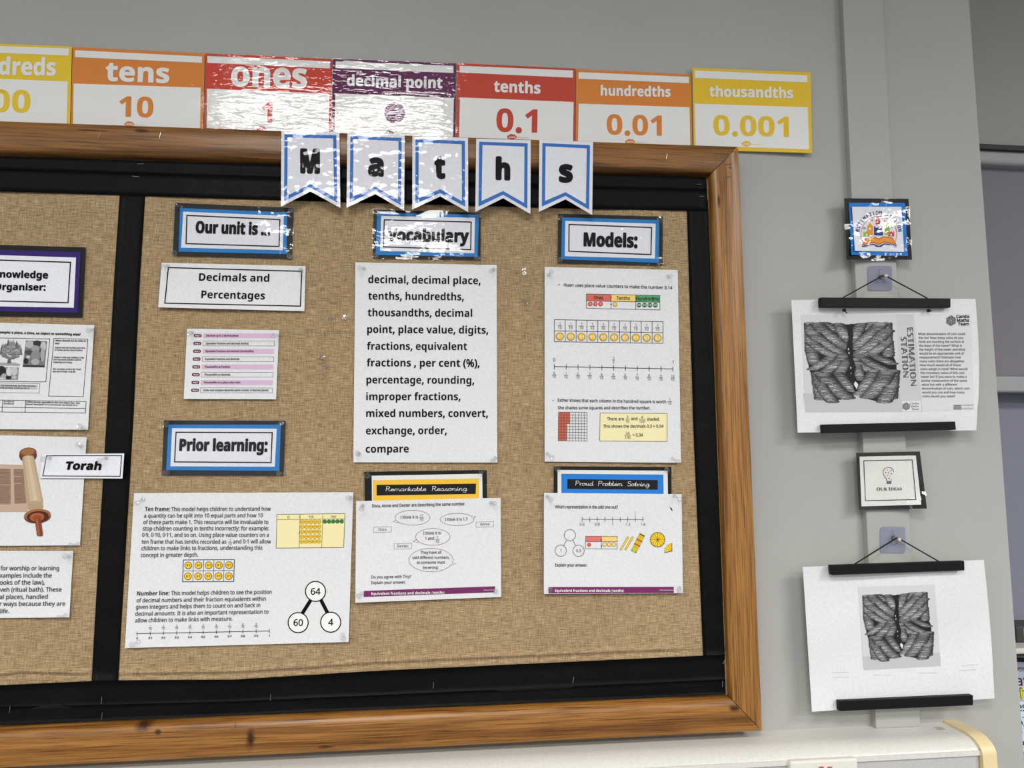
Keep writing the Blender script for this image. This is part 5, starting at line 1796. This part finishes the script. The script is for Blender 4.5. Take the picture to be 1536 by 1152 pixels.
YH = 0.0245
s = Sheet([(1187, 449.9), (1463.2, 448.1), (1464, 645.4), (1196.5, 648.9)], YH, PAPER, (0.002, 0.002, 0.002, 0.002), wave=0.0018, n=26, edge=wavy_right(5.0), seed=8)
q = 6.981
s.quad([(1201, 472), (1370.5, 471), (1384, 617.5), (1208.4, 618.5)], grey(208), 1)
s.poly([(1205, 590), (1379, 590), (1384, 617.5), (1208.4, 618.5)], grey(192), 1.3)
s.quad([(1344, 471), (1370.8, 471), (1384, 617), (1352.5, 617)], grey(200), 1.5)
s.quad([(1370.8, 471), (1457, 470), (1461, 614), (1384, 617)], grey(216), 1.4)
coin_picture(s, lambda x, y: (1200 + x / q + (y - 128) * 0.0035, 465 + y / q), 1 / q)
q = 6.4
ES = lambda x, y: (1340 + x / q, 460 + y / q)
s.text('ESTIMATION', ES(133, 203), ES(170, 760), 8.2, 'open', DK, 0.012, up=(1, -0.06), res=3)
s.text('STATION', ES(72, 290), ES(96, 680), 8.2, 'open', DK, 0.012, up=(1, -0.06), res=3)
hexlogo(s, *ES(555, 134), 8.0, 104)
for t, x0, x1, y in (('Cambs', 606, 730, 108), ('Maths', 612, 728, 145), ('Team', 622, 726, 180)):
    s.text(t, ES(x0, y), ES(x1, y), 4.4, '', DK, 0.06)
LN = [('What denomination of coin could', 238, 690), ('this be? How many coins do you', 242, 672), ('think are touching the surface at', 243, 680), ('the base of the tower? What is', 246, 660), ('the height of the tower and what', 248, 692), ('would be an appropriate unit of', 250, 679), ('measurement? Estimate how', 252, 648), ('many coins there are altogether.', 254, 688), ('How much would all of these', 256, 648), ('coins weigh in total? What would', 259, 710), ('the monetary value of this coin', 262, 684), ('tower be? If you were to make a', 264, 704), ('similar construction of the same', 268, 707), ('value but with a different', 271, 614), ('denomination of coin, which coin', 274, 732), ('would you use and how many', 277, 684), ('coins would you need?', 280, 594)]
for k, (t, x0, x1) in enumerate(LN):
    y = 272 + 37.4 * k
    s.text(t, ES(x0, y), ES(x1, y), 3.4, '', ink((84, 84, 86)), 0.02)
s.quad([ES(84, 908), ES(262, 906), ES(264, 1006), ES(88, 1008)], grey(224), 3, 2)
hexlogo(s, *ES(124, 957), 6.2, 120)
for t, x0, x1, y in (('Cambs', 162, 246, 938), ('Maths', 167, 246, 966), ('Team', 175, 246, 993)):
    s.text(t, ES(x0, y), ES(x1, y), 3.0, '', ink((96, 96, 98)), 0.03)
for k in range(3):
    for j in range(3):
        x, y = 578 + 25 * j, 945 + 16 * k
        s.line([ES(x, y), ES(x + 8, y + 9), ES(x + 16, y), ES(x + 25, y + 9)], 0.9, grey(80), 3)
s.text('Cambridgeshire', ES(660, 952), ES(772, 950), 2.3, '', ink((120, 120, 122)))
s.text('County Council', ES(660, 984), ES(764, 983), 2.3, '', ink((120, 120, 122)))
tag(s.build('hanging_sheet'), 'white sheet with a coin tower picture and a paragraph of text, on the upper hanger', 'sheet')

s = Sheet([(1204.1, 850.4), (1475.7, 839.8), (1491.6, 1047.4), (1217.9, 1067.8)], YH, PAPER, (0.002, 0.002, 0.003, 0.002), wave=0.0018, n=26, edge=wavy_right(2.0), seed=9)
s.quad([(1286.8, 880.2), (1402, 877), (1411.4, 999), (1295.4, 1005.4)], grey(208), 1)
s.quad([(1294, 985), (1410, 979), (1411.4, 999), (1295.4, 1005.4)], grey(192), 1.4)
q = 8.6
coin_picture(s, lambda x, y: (1289 + x * 0.91 / q + (y - 128) * 0.0046, 875 + y * 1.03 / q + 2.5 - x * 0.0054), 0.91 / q)
for x0, y0, x1, y1 in ((168, 905, 228, 903), (170, 923, 230, 921), (645, 879, 705, 875), (632, 898, 696, 893), (318, 914, 384, 913), (484, 906, 552, 905)):
    f = 2.452
    s.line([(1180 + x0 / f, 640 + y0 / f), (1180 + x1 / f, 640 + y1 / f)], 0.35, grey(144), 2)
tag(s.build('hanging_sheet'), 'white sheet with only a coin tower picture, on the lower hanger', 'sheet')

# ------------------------------------------------------------------ heater below the board
HW = paper_mat('heater_white_enamel', (214, 212, 205), 0.32, 0.03)
HG = paper_mat('heater_grey_panel', (186, 186, 184), 0.5, 0.03)
HCREAM = flat('heater_cream_plastic', (226, 205, 158), 0.4, 0.4)
x_end = float(at(1452, 1112, 0.05)[0])
x_start = -1.1
z0 = HEAT_Z
front = 0.074
heater = empty('wall_heater', ((x_start + x_end) / 2, -0.03, z0 - 0.5), 'long white heater casing with a rounded top edge under the board', 'heater')


def bull(x0, x1, name, m, depth, drop, rad, top_z, parent, lo):
    prof = [(0.0, top_z)]
    cyc, czc = depth - rad, top_z - drop
    for k in range(11):
        a = math.pi / 2 * k / 10
        prof.append((cyc + rad * math.sin(a), czc + drop * math.cos(a)))
    prof += [(depth, lo), (0.0, lo)]
    V, Fc = [], []
    n_ = len(prof)
    for x in (x0, x1):
        V += [(x, -Y, z) for Y, z in prof]
    for k in range(n_):
        Fc.append((k, (k + 1) % n_, n_ + (k + 1) % n_, n_ + k))
    Fc += [tuple(reversed(range(n_))), tuple(n_ + k for k in range(n_))]
    o = new_obj(name, V, Fc, m, None, parent, True)
    md = o.modifiers.new('edges', 'EDGE_SPLIT')
    md.split_angle = math.radians(40)
    return o


z_seam = float(at(1300, 1135, front)[2])
bull(x_start, x_end, 'top_cover', HW, front, 0.02, 0.034, z0, heater, z_seam)
MB().box(x_start, x_end - 0.001, -front + 0.003, -0.002, 0.12, z_seam - 0.0018).build('front_panel', HG, heater, False, 0.001)
bull(x_end, x_end + 0.022, 'end_cap', HCREAM, front + 0.004, 0.022, 0.036, z0 + 0.003, heater, 0.12)
a, b = at(1185, 1144, front + 0.007), at(1287, 1140, front + 0.007)
MB().box(a[0], b[0], -(front + 0.007), -front + 0.004, a[2] - 0.10, a[2] + 0.001).build('control_box', flat('box_white', (224, 221, 210), 0.4, 0.4), heater, False, 0.003)
s = Sheet([(1222, 1144), (1256, 1143), (1257, 1180), (1223, 1181)], front + 0.0074, flat('box_white', (224, 221, 210)), wave=0.0, thick=0.0003, n=3)
for x in (1228, 1241):
    s.poly([(x, 1150.2), (x + 7.5, 1149.8), (x + 7.5, 1151.5), (x + 5.4, 1151.6), (x + 5.4, 1176), (x + 2.0, 1176), (x + 2.0, 1151.8), (x, 1152)], ink((188, 70, 76)), 2)
s.poly([(1232, 1151), (1236, 1151), (1240, 1168), (1244, 1151), (1247, 1151), (1241.5, 1174), (1238, 1174)], ink((188, 70, 76)), 2.2)
s.build('emblem', heater)
o = MB().box(at(1402, 1090, 0.02)[0], at(1413, 1090, 0.02)[0], -0.03, -0.018, z0, z0 + 0.0004).build('tape_scrap', flat('old_tape', (184, 176, 160), 0.7))
tag(o, 'small square of old tape stuck on top of the heater', 'tape')
